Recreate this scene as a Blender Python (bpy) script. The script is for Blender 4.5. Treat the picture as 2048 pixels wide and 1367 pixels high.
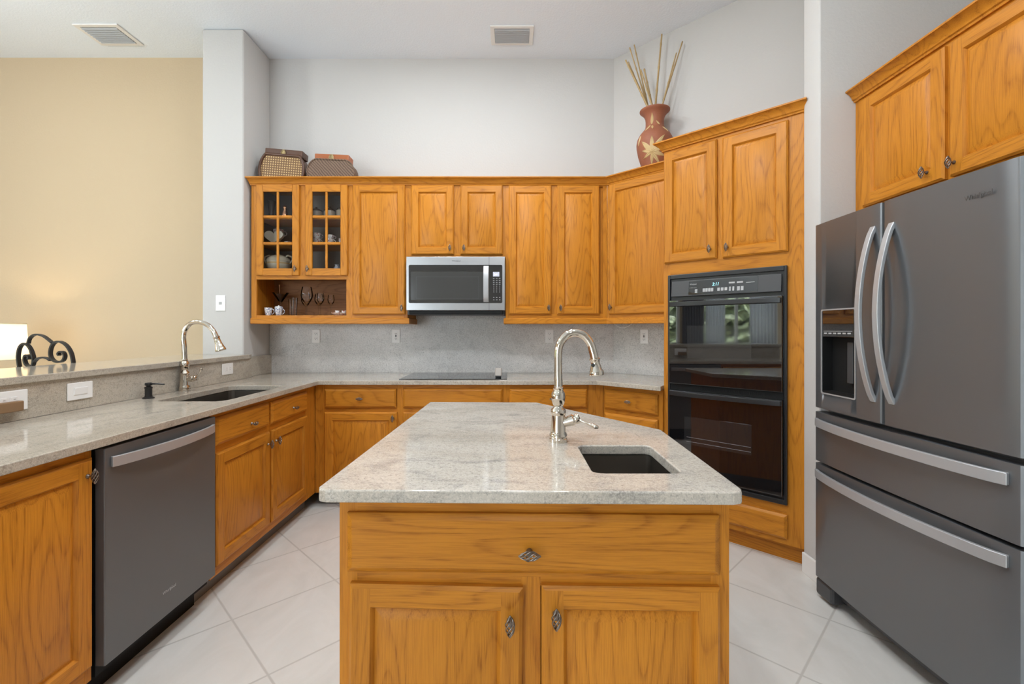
import bpy, bmesh, math, random
from mathutils import Vector, Matrix
random.seed(7)
PI = math.pi
for o in list(bpy.data.objects):
    bpy.data.objects.remove(o)
SC = bpy.context.scene
COL = SC.collection

# ---------------------------------------------------------------- camera, world, lights, exposure
cam_d = bpy.data.cameras.new('camera')
cam_d.sensor_width = 36.0
cam_d.lens = 36.0 * 935.0 / 2048.0
cam_d.shift_x = 0.00195
cam_d.shift_y = -0.01196
cam_d.clip_start = 0.02
cam = bpy.data.objects.new('camera', cam_d)
cam.location = (0, 0, 1.276)
cam.rotation_euler = (PI / 2, 0, 0)
COL.objects.link(cam)
SC.camera = cam

world = bpy.data.worlds.new('world')
SC.world = world
world.use_nodes = True
wn = world.node_tree.nodes
wn['Background'].inputs[0].default_value = (0.82, 0.92, 1.0, 1)
wn['Background'].inputs[1].default_value = 10.0

def area(name, loc, rot, sx, sy, power, color, spread=PI):
    d = bpy.data.lights.new(name, 'AREA')
    d.shape = 'RECTANGLE'
    d.size, d.size_y = sx, sy
    d.energy = power
    d.color = color
    d.spread = spread
    o = bpy.data.objects.new(name, d)
    o.location = loc
    o.rotation_euler = rot
    COL.objects.link(o)
    return o

# daylight entering by the wide glazed openings behind and beside the viewpoint
for nm_, lc_, rt_, a_, b_ in (('daylight_rear', (-3.85, -4.43, 1.30), (PI / 2, 0, 0), 2.7, 2.4),
                              ('daylight_left', (-6.07, -0.87, 1.75), (PI / 2, 0, -PI / 2), 1.45, 1.55),
                              ('daylight_left', (-6.07, 1.23, 1.75), (PI / 2, 0, -PI / 2), 1.65, 1.55)):
    area(nm_, lc_, rt_, a_, b_, 1.0, (1, 1, 1)).data.cycles.is_portal = True
def fill_disc(x, y, power, color=(0.90, 0.955, 1.0), r=0.16):
    """added disc light at ceiling height, for fill from above (all above the frame)"""
    d = bpy.data.lights.new('overhead_fill', 'AREA')
    d.shape = 'DISK'
    d.size = r
    d.energy = power
    d.color = color
    o = bpy.data.objects.new('overhead_fill', d)
    o.location = (x, y, 3.555)
    COL.objects.link(o)
for x_, y_, p_ in ((-0.70, 0.9, 19), (0.35, 0.8, 15), (-0.75, 2.75, 14), (0.05, 2.75, 14), (-3.3, 2.3, 8), (-3.3, 0.3, 12), (0.0, -1.2, 17)):  # added unseen fills that lift floor and counters, no fixtures modelled
    fill_disc(x_, y_, p_)
def spot_point(name, loc, power, color, radius):
    d = bpy.data.lights.new(name, 'POINT')
    d.energy = power
    d.color = color
    d.shadow_soft_size = radius
    o = bpy.data.objects.new(name, d)
    o.location = loc
    COL.objects.link(o)
    return o
spot_point('ceiling_point', (-0.10, 1.75, 3.05), 30, (0.96, 0.98, 1.0), 0.07)
spot_point('ceiling_point', (-3.5, 1.9, 2.9), 42, (0.95, 0.975, 1.0), 0.09)  # added fill point without a fixture, brightens the left ceiling
sun_d = bpy.data.lights.new('sun', 'SUN')
sun_d.energy = 45.0
sun_d.angle = 0.02
sun = bpy.data.objects.new('sun', sun_d)
sun.rotation_euler = (math.radians(40), 0, math.radians(18))
COL.objects.link(sun)

SC.view_settings.view_transform = 'Standard'
SC.view_settings.look = 'None'
SC.view_settings.exposure = 0.0
SC.view_settings.gamma = 1.0
SC.view_settings.use_curve_mapping = False
SC.cycles.use_denoising = True
SC.cycles.caustics_reflective = False
SC.cycles.caustics_refractive = False
SC.cycles.diffuse_bounces = 5
SC.cycles.transparent_max_bounces = 24
SC.cycles.sample_clamp_indirect = 6.0

# ---------------------------------------------------------------- materials
def mat(name, color=(0.8, 0.8, 0.8), rough=0.5, metal=0.0, spec=0.5, **kw):
    m = bpy.data.materials.new(name)
    m.use_nodes = True
    b = m.node_tree.nodes['Principled BSDF']
    b.inputs['Base Color'].default_value = (*color, 1)
    b.inputs['Roughness'].default_value = rough
    b.inputs['Metallic'].default_value = metal
    b.inputs['Specular IOR Level'].default_value = spec
    for k, v in kw.items():
        b.inputs[k].default_value = v
    return m

class NT:
    """small helper for writing node trees"""
    def __init__(self, m):
        self.t = m.node_tree
        self.n = self.t.nodes
        self.b = self.n['Principled BSDF']
    def new(self, typ, **kw):
        nd = self.n.new(typ)
        for k, v in kw.items():
            setattr(nd, k, v)
        return nd
    def link(self, a, b):
        self.t.links.new(a, b)
    def math(self, op, a, b=None, c=None):
        nd = self.new('ShaderNodeMath', operation=op)
        for i, v in enumerate((a, b, c)):
            if v is None:
                continue
            if isinstance(v, (int, float)):
                nd.inputs[i].default_value = v
            else:
                self.link(v, nd.inputs[i])
        return nd.outputs[0]
    def vmul(self, v, s):
        nd = self.new('ShaderNodeVectorMath', operation='MULTIPLY')
        self.link(v, nd.inputs[0])
        nd.inputs[1].default_value = s
        return nd.outputs[0]
    def noise(self, v, scale, detail=3, rough=0.55, dist=0.0):
        nd = self.new('ShaderNodeTexNoise')
        nd.inputs['Scale'].default_value = scale
        nd.inputs['Detail'].default_value = detail
        nd.inputs['Roughness'].default_value = rough
        nd.inputs['Distortion'].default_value = dist
        self.link(v, nd.inputs['Vector'])
        return nd.outputs['Fac']
    def ramp(self, f, stops):
        nd = self.new('ShaderNodeValToRGB')
        el = nd.color_ramp.elements
        while len(el) < len(stops):
            el.new(0.5)
        for e, (p, c) in zip(el, stops):
            e.position = p
            e.color = (*c, 1) if len(c) == 3 else c
        self.link(f, nd.inputs[0])
        return nd.outputs[0]
    def mix(self, f, a, b, mode='MIX'):
        nd = self.new('ShaderNodeMix', data_type='RGBA', blend_type=mode)
        for i, v in ((0, f), (6, a), (7, b)):
            if isinstance(v, (int, float)):
                nd.inputs[i].default_value = v
            elif isinstance(v, tuple):
                nd.inputs[i].default_value = (*v, 1)
            else:
                self.link(v, nd.inputs[i])
        return nd.outputs[2]
    def bump(self, h, strength, dist=0.002):
        nd = self.new('ShaderNodeBump')
        nd.inputs['Strength'].default_value = strength
        nd.inputs['Distance'].default_value = dist
        self.link(h, nd.inputs['Height'])
        self.link(nd.outputs[0], self.b.inputs['Normal'])
    def objco(self, jitter=True):
        tc = self.new('ShaderNodeTexCoord').outputs['Object']
        if not jitter:
            return tc, None
        oi = self.new('ShaderNodeObjectInfo').outputs['Random']
        cx = self.new('ShaderNodeCombineXYZ')
        self.link(self.math('MULTIPLY', oi, 17.0), cx.inputs[0])
        self.link(self.math('MULTIPLY', oi, 5.3), cx.inputs[1])
        self.link(self.math('MULTIPLY', oi, 29.0), cx.inputs[2])
        ad = self.new('ShaderNodeVectorMath', operation='ADD')
        self.link(tc, ad.inputs[0])
        self.link(cx.outputs[0], ad.inputs[1])
        return ad.outputs[0], oi

def oak(name, grain, light=(0.575, 0.222, 0.022), dark=(0.285, 0.09, 0.008), rough=0.36):
    m = mat(name, rough=rough, spec=0.22)
    n = NT(m)
    co, rnd = n.objco()
    if grain == 'z':
        s1, s2 = (5.0, 5.0, 0.75), (1.0, 1.0, 0.03)
    else:
        s1, s2 = (0.75, 5.0, 5.0), (0.03, 1.0, 1.0)
    v1 = n.vmul(co, s1)
    field = n.noise(v1, 1.0, 2, 0.45, 0.25)
    fr = n.math('FRACT', n.math('MULTIPLY', field, 20.0))
    fine = n.noise(n.vmul(co, s2), 400.0, 3, 0.6)
    broad = n.noise(v1, 2.2, 3, 0.5)
    rings = n.ramp(fr, [(0.0, (0.30, 0.30, 0.30)), (0.30, (0, 0, 0)), (0.62, (0.18, 0.18, 0.18)), (0.90, (1, 1, 1)), (1.0, (0.30, 0.30, 0.30))])
    pores = n.ramp(fine, [(0.40, (1, 1, 1)), (0.56, (0, 0, 0))])
    mask = n.math('ADD', n.math('MULTIPLY', rings, 0.30), n.math('MULTIPLY', n.math('MULTIPLY', pores, n.math('ADD', rings, 0.60)), 0.34))
    mask = n.math('ADD', mask, n.math('MULTIPLY', n.math('SUBTRACT', broad, 0.45), 0.40))
    c = n.mix(mask, light, dark)
    tone = n.math('ADD', n.math('MULTIPLY', rnd, 0.14), 0.93)
    hv = n.new('ShaderNodeHueSaturation')
    n.link(c, hv.inputs['Color'])
    n.link(tone, hv.inputs['Value'])
    n.link(hv.outputs[0], n.b.inputs['Base Color'])
    n.bump(fine, 0.10, 0.001)
    return m

M = {}
M['oak_v'] = oak('oak_vertical', 'z')
M['oak_h'] = oak('oak_horizontal', 'x')
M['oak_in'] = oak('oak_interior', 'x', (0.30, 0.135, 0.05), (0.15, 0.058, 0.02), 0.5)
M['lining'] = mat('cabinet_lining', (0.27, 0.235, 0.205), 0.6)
M['toe'] = mat('toe_kick', (0.17, 0.165, 0.16), 0.6)

def granite(name, base, pale, vein, seed, stretch, cloud=1.0, grit=1.0, rough=0.09):
    m = mat(name, rough=rough, spec=0.5)
    n = NT(m)
    tc, _ = n.objco(False)
    ad = n.new('ShaderNodeVectorMath', operation='ADD')
    n.link(tc, ad.inputs[0])
    ad.inputs[1].default_value = (seed, seed * 1.7, seed * 0.6)
    co = ad.outputs[0]
    big = n.noise(n.vmul(co, stretch), 3.2, 5, 0.62, 0.9)
    med = n.noise(n.vmul(co, stretch), 17.0, 6, 0.72, 0.5)
    fin = n.noise(co, 105.0, 4, 0.75)
    gr = n.noise(co, 260.0, 3, 0.7)
    c = n.mix(n.ramp(big, [(0.36, (0, 0, 0)), (0.66, (1, 1, 1))]), base, pale)
    c = n.mix(n.math('MULTIPLY', n.ramp(med, [(0.50, (0, 0, 0)), (0.72, (0.8, 0.8, 0.8))]), cloud), c, vein)
    c = n.mix(n.math('MULTIPLY', n.ramp(fin, [(0.50, (0, 0, 0)), (0.66, (1, 1, 1))]), 0.50 * grit), c, tuple(x * 0.55 for x in vein))
    c = n.mix(n.math('MULTIPLY', n.ramp(gr, [(0.40, (1, 1, 1)), (0.52, (0, 0, 0))]), 0.40 * grit), c, tuple(min(1, x * 1.35) for x in pale))
    sp = n.noise(co, 26.0, 4, 0.75, 0.5)
    c = n.mix(n.ramp(sp, [(0.715, (0, 0, 0)), (0.745, (0.85, 0.85, 0.85))]), c, (0.05, 0.047, 0.045))
    n.link(c, n.b.inputs['Base Color'])
    return m
M['granite'] = granite('granite_warm', (0.475, 0.42, 0.35), (0.575, 0.525, 0.46), (0.27, 0.255, 0.235), 3.1, (0.45, 1.0, 1.0), 1.15)
M['granite_l'] = granite('granite_left', (0.43, 0.375, 0.30), (0.53, 0.48, 0.405), (0.27, 0.24, 0.20), 8.4, (1.0, 0.4, 1.0))
M['granite_cool'] = granite('granite_cool_lit', (0.56, 0.54, 0.515), (0.70, 0.685, 0.665), (0.37, 0.36, 0.35), 5.2, (0.7, 1.0, 0.8), 0.8, 1.25, 0.30)  # same stone as the warm granite, cooler light painted into its colour

def paint(name, color, rough=0.75, bump=0.25):
    m = mat(name, color, rough, spec=0.25)
    n = NT(m)
    tc, _ = n.objco(False)
    n.bump(n.noise(tc, 70.0, 4, 0.6), bump, 0.004)
    return m
M['white'] = paint('white_wall_paint', (0.575, 0.56, 0.54))
M['tan'] = paint('tan_wall_paint', (0.57, 0.45, 0.30))
M['ceil'] = paint('ceiling_paint', (0.83, 0.885, 0.95), 0.9, 0.5)
M['trim'] = mat('trim_paint', (0.82, 0.80, 0.77), 0.4)

def tile_floor():
    m = mat('floor_tile', rough=0.22, spec=0.4)
    n = NT(m)
    tc, _ = n.objco(False)
    sx = n.new('ShaderNodeSeparateXYZ')
    n.link(tc, sx.inputs[0])
    x = n.math('ADD', sx.outputs[0], 1.2237)
    y = n.math('SUBTRACT', sx.outputs[1], 2.058)
    k = 1.0 / (math.sqrt(2) * 0.465)
    u = n.math('MULTIPLY', n.math('ADD', x, y), k)
    v = n.math('MULTIPLY', n.math('SUBTRACT', x, y), k)
    def dist(a):
        f = n.math('FRACT', a)
        return n.math('MINIMUM', f, n.math('SUBTRACT', 1.0, f))
    d = n.math('MINIMUM', dist(u), dist(v))
    g = n.ramp(d, [(0.006, (1, 1, 1)), (0.012, (0, 0, 0))])
    cell = n.new('ShaderNodeCombineXYZ')
    n.link(n.math('FLOOR', u), cell.inputs[0])
    n.link(n.math('FLOOR', v), cell.inputs[1])
    wnz = n.new('ShaderNodeTexWhiteNoise', noise_dimensions='3D')
    n.link(cell.outputs[0], wnz.inputs['Vector'])
    cl = n.noise(n.vmul(tc, (1.0, 0.5, 1.0)), 4.5, 5, 0.6, 1.2)
    c = n.mix(n.ramp(cl, [(0.35, (0, 0, 0)), (0.68, (1, 1, 1))]), (0.70, 0.68, 0.635), (0.78, 0.76, 0.72))
    c = n.mix(n.math('MULTIPLY', wnz.outputs['Value'], 0.10), c, (0.57, 0.55, 0.52))
    c = n.mix(g, c, (0.565, 0.545, 0.505))
    n.link(c, n.b.inputs['Base Color'])
    n.bump(n.math('SUBTRACT', 1.0, g), 0.25, 0.002)
    return m
M['floor'] = tile_floor()

def brushed(name, color, rough, axis='x', aniso=0.0, metal=1.0):
    m = mat(name, color, rough, metal)
    n = NT(m)
    tc, _ = n.objco(False)
    sc = {'x': (0.02, 1, 1), 'y': (1, 0.02, 1), 'z': (1, 1, 0.02)}[axis]
    f = n.noise(n.vmul(tc, sc), 900.0, 2, 0.5)
    n.link(n.math('ADD', n.math('MULTIPLY', f, 0.10), rough - 0.05), n.b.inputs['Roughness'])
    if aniso:
        n.b.inputs['Anisotropic'].default_value = aniso
        n.b.inputs['Anisotropic Rotation'].default_value = 0.25
        tg = n.new('ShaderNodeTangent', direction_type='RADIAL', axis='Z')
        n.link(tg.outputs[0], n.b.inputs['Tangent'])
    return m
M['steel'] = brushed('stainless_steel', (0.42, 0.42, 0.425), 0.32, aniso=0.5)
M['steel_h'] = brushed('steel_handle', (0.47, 0.475, 0.485), 0.36, metal=0.45)
M['blacksteel'] = brushed('dark_stainless', (0.205, 0.217, 0.232), 0.32, aniso=0.9, metal=0.72)
M['slate'] = brushed('slate_stainless', (0.165, 0.170, 0.174), 0.42, metal=0.6)
M['nickel'] = mat('polished_nickel', (0.72, 0.655, 0.57), 0.07, 1.0)
M['sink'] = brushed('sink_steel', (0.30, 0.275, 0.245), 0.32)
M['pewter'] = mat('aged_pewter', (0.26, 0.22, 0.19), 0.32, 1.0)
M['black'] = mat('black_plastic', (0.014, 0.014, 0.015), 0.35)
M['blackmat'] = mat('black_matte', (0.010, 0.010, 0.010), 0.6, spec=0.2)
M['blackglass'] = mat('black_glass', (0.006, 0.006, 0.007), 0.025, spec=0.9, **{'Coat Weight': 1.0, 'Coat Roughness': 0.02})
M['ovenglass'] = mat('oven_window_glass', (0.020, 0.020, 0.021), 0.04, spec=0.9, **{'Coat Weight': 1.0, 'Coat Roughness': 0.03})
M['ovengrey'] = mat('oven_grey_panel', (0.05, 0.05, 0.052), 0.4)
M['mwscreen'] = mat('microwave_window', (0.055, 0.055, 0.053), 0.12, spec=0.4)
M['cooktop'] = mat('cooktop_glass', (0.012, 0.012, 0.013), 0.06, spec=0.6)
M['white_p'] = mat('white_plastic', (0.90, 0.89, 0.875), 0.3)
M['greyprint'] = mat('grey_print', (0.42, 0.42, 0.42), 0.5)
M['darkprint'] = mat('dark_print', (0.07, 0.07, 0.07), 0.4)
M['timerface'] = mat('timer_face', (0.36, 0.32, 0.28), 0.4)
M['logogrey'] = mat('logo_grey', (0.13, 0.13, 0.13), 0.4, 0.5)
M['iron'] = mat('wrought_iron', (0.045, 0.042, 0.042), 0.38, 0.6)
M['cream'] = mat('cream_ceramic', (0.62, 0.56, 0.43), 0.18)
M['china'] = mat('white_china', (0.80, 0.79, 0.77), 0.15)
M['browncer'] = mat('brown_glaze', (0.06, 0.032, 0.02), 0.2)
M['stoneware'] = mat('stoneware', (0.40, 0.34, 0.26), 0.35)
M['copper'] = mat('copper', (0.55, 0.28, 0.15), 0.25, 0.9)
M['bamboo'] = mat('bamboo', (0.40, 0.27, 0.115), 0.5)
M['leafgold'] = mat('carved_leaf', (0.56, 0.40, 0.19), 0.6)
M['darkwood'] = mat('dark_wood', (0.085, 0.035, 0.017), 0.4)
M['redwood'] = mat('orange_wood', (0.34, 0.10, 0.03), 0.35)
M['brass'] = mat('old_brass', (0.35, 0.27, 0.14), 0.35, 1.0)
M['plug'] = mat('brown_plug', (0.24, 0.14, 0.07), 0.5)
M['rubber'] = mat('rubber', (0.02, 0.02, 0.02), 0.7)

def pane(name, tint=(1, 1, 1), gloss=0.12):
    m = bpy.data.materials.new(name)
    m.use_nodes = True
    t = m.node_tree
    for nd in list(t.nodes):
        t.nodes.remove(nd)
    out = t.nodes.new('ShaderNodeOutputMaterial')
    tr = t.nodes.new('ShaderNodeBsdfTransparent')
    tr.inputs[0].default_value = (*tint, 1)
    gl = t.nodes.new('ShaderNodeBsdfGlossy')
    gl.inputs['Roughness'].default_value = 0.03
    fr = t.nodes.new('ShaderNodeLayerWeight')
    fr.inputs[0].default_value = gloss
    mx = t.nodes.new('ShaderNodeMixShader')
    t.links.new(fr.outputs['Fresnel'], mx.inputs[0])
    t.links.new(tr.outputs[0], mx.inputs[1])
    t.links.new(gl.outputs[0], mx.inputs[2])
    t.links.new(mx.outputs[0], out.inputs[0])
    return m
M['pane'] = pane('cabinet_glass', (0.93, 0.93, 0.93), 0.18)
M['drink'] = pane('drinking_glass', (0.995, 0.995, 0.995), 0.20)
M['winglass'] = pane('window_glass', (0.97, 0.98, 0.98), 0.2)

def cane():
    m = mat('woven_cane', rough=0.5)
    n = NT(m)
    tc, _ = n.objco(False)
    sx = n.new('ShaderNodeSeparateXYZ')
    n.link(tc, sx.inputs[0])
    a = n.math('SINE', n.math('MULTIPLY', sx.outputs[0], 2 * PI / 0.0185))
    b = n.math('SINE', n.math('MULTIPLY', sx.outputs[2], 2 * PI / 0.0185))
    p = n.math('ADD', a, b)
    nz = n.noise(tc, 30.0)
    c = n.mix(n.ramp(n.math('MULTIPLY', p, 0.5), [(0.30, (0, 0, 0)), (0.55, (1, 1, 1))]), (0.15, 0.075, 0.025), (0.78, 0.55, 0.24))
    c = n.mix(n.math('MULTIPLY', nz, 0.45), c, (0.20, 0.10, 0.035))
    n.link(c, n.b.inputs['Base Color'])
    return m
M['cane'] = cane()

def braid():
    m = mat('braided_reed', rough=0.65)
    n = NT(m)
    tc, _ = n.objco(False)
    wv = n.new('ShaderNodeTexWave', wave_type='BANDS', bands_direction='DIAGONAL')
    wv.inputs['Scale'].default_value = 26.0
    wv.inputs['Distortion'].default_value = 3.0
    n.link(tc, wv.inputs['Vector'])
    c = n.mix(wv.outputs['Fac'], (0.09, 0.052, 0.033), (0.21, 0.135, 0.09))
    n.link(c, n.b.inputs['Base Color'])
    n.bump(wv.outputs['Fac'], 0.5, 0.003)
    return m
M['braid'] = braid()

def terracotta():
    m = mat('terracotta', rough=0.6)
    n = NT(m)
    tc, _ = n.objco(False)
    c = n.mix(n.noise(tc, 12.0, 5), (0.24, 0.075, 0.036), (0.36, 0.125, 0.06))
    n.link(c, n.b.inputs['Base Color'])
    n.bump(n.noise(tc, 120.0), 0.3, 0.002)
    return m
M['terra'] = terracotta()

def bluewhite():
    m = mat('blue_white_china', rough=0.15)
    n = NT(m)
    tc, _ = n.objco()
    f = n.noise(tc, 75.0, 3, 0.6, 1.5)
    c = n.mix(n.ramp(f, [(0.47, (0, 0, 0)), (0.54, (1, 1, 1))]), (0.80, 0.80, 0.80), (0.22, 0.25, 0.36))
    n.link(c, n.b.inputs['Base Color'])
    return m
M['bluewhite'] = bluewhite()

def floral():
    m = mat('floral_china', rough=0.15)
    n = NT(m)
    tc, _ = n.objco()
    f = n.noise(tc, 70.0, 2, 0.5, 1.0)
    c = n.mix(n.ramp(f, [(0.55, (0, 0, 0)), (0.60, (1, 1, 1))]), (0.78, 0.76, 0.73), (0.40, 0.10, 0.10))
    n.link(c, n.b.inputs['Base Color'])
    return m
M['floral'] = floral()

def shade_mat():
    m = bpy.data.materials.new('lamp_shade_linen')
    m.use_nodes = True
    t = m.node_tree
    for nd in list(t.nodes):
        t.nodes.remove(nd)
    out = t.nodes.new('ShaderNodeOutputMaterial')
    df = t.nodes.new('ShaderNodeBsdfDiffuse')
    df.inputs[0].default_value = (0.85, 0.80, 0.68, 1)
    tl = t.nodes.new('ShaderNodeBsdfTranslucent')
    tl.inputs[0].default_value = (0.85, 0.77, 0.60, 1)
    mx = t.nodes.new('ShaderNodeMixShader')
    mx.inputs[0].default_value = 0.55
    t.links.new(df.outputs[0], mx.inputs[1])
    t.links.new(tl.outputs[0], mx.inputs[2])
    t.links.new(mx.outputs[0], out.inputs[0])
    return m
M['shade'] = shade_mat()
M['curtain'] = shade_mat()
M['curtain'].name = 'curtain_sheer'
for nd_ in M['curtain'].node_tree.nodes:
    if nd_.type in ('BSDF_DIFFUSE', 'BSDF_TRANSLUCENT'):
        nd_.inputs[0].default_value = (0.88, 0.89, 0.91, 1)

def emit(name, color, strength):
    m = mat(name, color, 0.5)
    b = m.node_tree.nodes['Principled BSDF']
    b.inputs['Emission Color'].default_value = (*color, 1)
    b.inputs['Emission Strength'].default_value = strength
    return m
M['digits'] = emit('clock_digits', (0.35, 0.85, 0.95), 1.0)
M['lcd'] = emit('lcd_backlight', (0.45, 0.47, 0.55), 0.35)
M['lcdtext'] = emit('lcd_digits', (0.95, 0.97, 1.0), 1.2)

def leaves():
    m = mat('hedge_leaves', rough=0.5)
    n = NT(m)
    tc, _ = n.objco(False)
    c = n.mix(n.ramp(n.noise(tc, 14.0, 5, 0.7), [(0.38, (0, 0, 0)), (0.62, (1, 1, 1))]), (0.02, 0.04, 0.015), (0.42, 0.50, 0.30))
    n.link(c, n.b.inputs['Base Color'])
    return m
M['leaves'] = leaves()
M['patio'] = mat('patio', (0.62, 0.58, 0.52), 0.8)
M['drape'] = mat('grey_drape', (0.12, 0.12, 0.125), 0.9)

# ---------------------------------------------------------------- mesh helper
class P:
    def __init__(self):
        self.bm = bmesh.new()
    def face(self, vs, mi=0):
        try:
            f = self.bm.faces.new(vs)
            f.material_index = mi
            return f
        except ValueError:
            return None
    def box(self, x0, x1, y0, y1, z0, z1, mi=0, bev=0.0, seg=2):
        b = self.bm
        v = [b.verts.new(p) for p in ((x0, y0, z0), (x1, y0, z0), (x1, y1, z0), (x0, y1, z0),
                                      (x0, y0, z1), (x1, y0, z1), (x1, y1, z1), (x0, y1, z1))]
        fs = [self.face([v[i] for i in q], mi) for q in ((3, 2, 1, 0), (4, 5, 6, 7), (0, 1, 5, 4), (1, 2, 6, 5), (2, 3, 7, 6), (3, 0, 4, 7))]
        if bev:
            es = list({e for f in fs for e in f.edges})
            bmesh.ops.bevel(b, geom=es, offset=bev, segments=seg, affect='EDGES', profile=0.5)
        return self
    def obox(self, c, size, mtx, mi=0, bev=0.0):
        """box of given size, oriented by a 3x3 matrix about centre c"""
        tmp = P()
        tmp.box(-size[0] / 2, size[0] / 2, -size[1] / 2, size[1] / 2, -size[2] / 2, size[2] / 2, mi, bev)
        tmp.bm.transform(Matrix.Translation(c) @ mtx.to_4x4())
        self.merge(tmp)
        return self
    def merge(self, other, mtx=None):
        if mtx is not None:
            other.bm.transform(mtx)
        me = bpy.data.meshes.new('tmp')
        other.bm.to_mesh(me)
        other.bm.free()
        self.bm.from_mesh(me)
        bpy.data.meshes.remove(me)
        return self
    def lathe(self, prof, c=(0, 0, 0), mtx=None, seg=28, mi=0, cap=True):
        """profile of (radius, height) turned about a vertical axis"""
        b = self.bm
        rings = []
        for r, z in prof:
            ring = []
            for k in range(seg):
                a = 2 * PI * k / seg
                p = Vector((r * math.cos(a), r * math.sin(a), z))
                if mtx is not None:
                    p = mtx @ p
                ring.append(b.verts.new(p + Vector(c)))
            rings.append(ring)
        for i in range(len(rings) - 1):
            for k in range(seg):
                q = (k + 1) % seg
                self.face([rings[i][k], rings[i][q], rings[i + 1][q], rings[i + 1][k]], mi)
        if cap:
            if prof[0][0] > 1e-5:
                self.face(list(reversed(rings[0])), mi)
            if prof[-1][0] > 1e-5:
                self.face(rings[-1], mi)
        return self
    def tube(self, pts, r, seg=10, mi=0, closed=False, flat=None, up=(0, 0, 1)):
        """round tube (or flat bar when flat=(w,t)) along points"""
        b = self.bm
        pts = [Vector(p) for p in pts]
        n = len(pts)
        rs = r if isinstance(r, (list, tuple)) else [r] * n
        rings = []
        prev = None
        for i, p in enumerate(pts):
            if closed:
                t = pts[(i + 1) % n] - pts[(i - 1) % n]
            else:
                t = pts[min(i + 1, n - 1)] - pts[max(i - 1, 0)]
            t.normalize()
            if flat:
                u = Vector(up)
                u = (u - t * u.dot(t)).normalized()
            elif prev is None:
                u = Vector((0, 0, 1)) if abs(t.z) < 0.9 else Vector((1, 0, 0))
                u = (u - t * u.dot(t)).normalized()
            else:
                u = (prev - t * prev.dot(t)).normalized()
            prev = u
            w = t.cross(u)
            ring = []
            if flat:
                a, c = flat
                for du, dw in ((-a / 2, -c / 2), (a / 2, -c / 2), (a / 2, c / 2), (-a / 2, c / 2)):
                    ring.append(b.verts.new(p + u * du + w * dw))
            else:
                for k in range(seg):
                    an = 2 * PI * k / seg
                    ring.append(b.verts.new(p + (u * math.cos(an) + w * math.sin(an)) * rs[i]))
            rings.append(ring)
        m = len(rings[0])
        rng = range(n) if closed else range(n - 1)
        for i in rng:
            j = (i + 1) % n
            for k in range(m):
                q = (k + 1) % m
                self.face([rings[i][k], rings[i][q], rings[j][q], rings[j][k]], mi)
        if not closed:
            self.face(list(reversed(rings[0])), mi)
            self.face(rings[-1], mi)
        return self
    def prism(self, poly, z0, z1, holes=(), mi=0, mside=None, mtx=None):
        """polygon (with holes) extruded along z"""
        b = self.bm
        mside = mi if mside is None else mside
        loops = [poly] + list(holes)
        new = []
        tops = []
        for z in (z0, z1):
            es = []
            lv = []
            for lp in loops:
                vs = [b.verts.new((x, y, z)) for x, y in lp]
                new += vs
                lv.append(vs)
                es += [b.edges.new((vs[i], vs[(i + 1) % len(vs)])) for i in range(len(vs))]
            if len(loops) == 1:
                f = self.face(lv[0], mi)
            else:
                res = bmesh.ops.triangle_fill(b, edges=es, use_beauty=True, use_dissolve=False)
                for g in res['geom']:
                    if isinstance(g, bmesh.types.BMFace):
                        g.material_index = mi
            tops.append(lv)
        for la, lb in zip(*tops):
            for i in range(len(la)):
                j = (i + 1) % len(la)
                self.face([la[i], la[j], lb[j], lb[i]], mside)
        if mtx is not None:
            bmesh.ops.transform(b, matrix=mtx, verts=new)
        return self
    def mesh(self, name, mats, smooth=35):
        bmesh.ops.recalc_face_normals(self.bm, faces=self.bm.faces)
        me = bpy.data.meshes.new(name)
        self.bm.to_mesh(me)
        self.bm.free()
        for m in mats:
            me.materials.append(M[m] if isinstance(m, str) else m)
        if smooth:
            for p in me.polygons:
                p.use_smooth = True
            me.set_sharp_from_angle(angle=math.radians(smooth))
        return me

def link(name, me, parent=None, loc=(0, 0, 0), rot=(0, 0, 0)):
    o = bpy.data.objects.new(name, me)
    o.location = loc
    o.rotation_euler = rot
    if parent is not None:
        o.parent = parent
    COL.objects.link(o)
    return o

def obj(name, p, mats, parent=None, loc=(0, 0, 0), rot=(0, 0, 0), smooth=18, bevel=0.0):
    if isinstance(mats, str):
        mats = [mats]
    o = link(name, p.mesh(name, mats, smooth), parent, loc, rot)
    if bevel:
        b = o.modifiers.new('bevel', 'BEVEL')
        b.width = bevel
        b.segments = 3
        b.harden_normals = True
        b.limit_method = 'ANGLE'
        b.angle_limit = math.radians(50)
    return o

def tag(o, label, cat, group=None):
    o['label'] = label
    o['category'] = cat
    if group:
        o['group'] = group
    return o

def thing(name, label, cat, loc=(0, 0, 0), rotz=0.0, group=None, rot=None):
    o = bpy.data.objects.new(name, None)
    o.empty_display_size = 0.1
    o.location = loc
    o.rotation_euler = rot if rot else (0, 0, rotz)
    COL.objects.link(o)
    return tag(o, label, cat, group)

def struct(name, p, mats, **kw):
    o = obj(name, p, mats, **kw)
    o['kind'] = 'structure'
    return o

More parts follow.
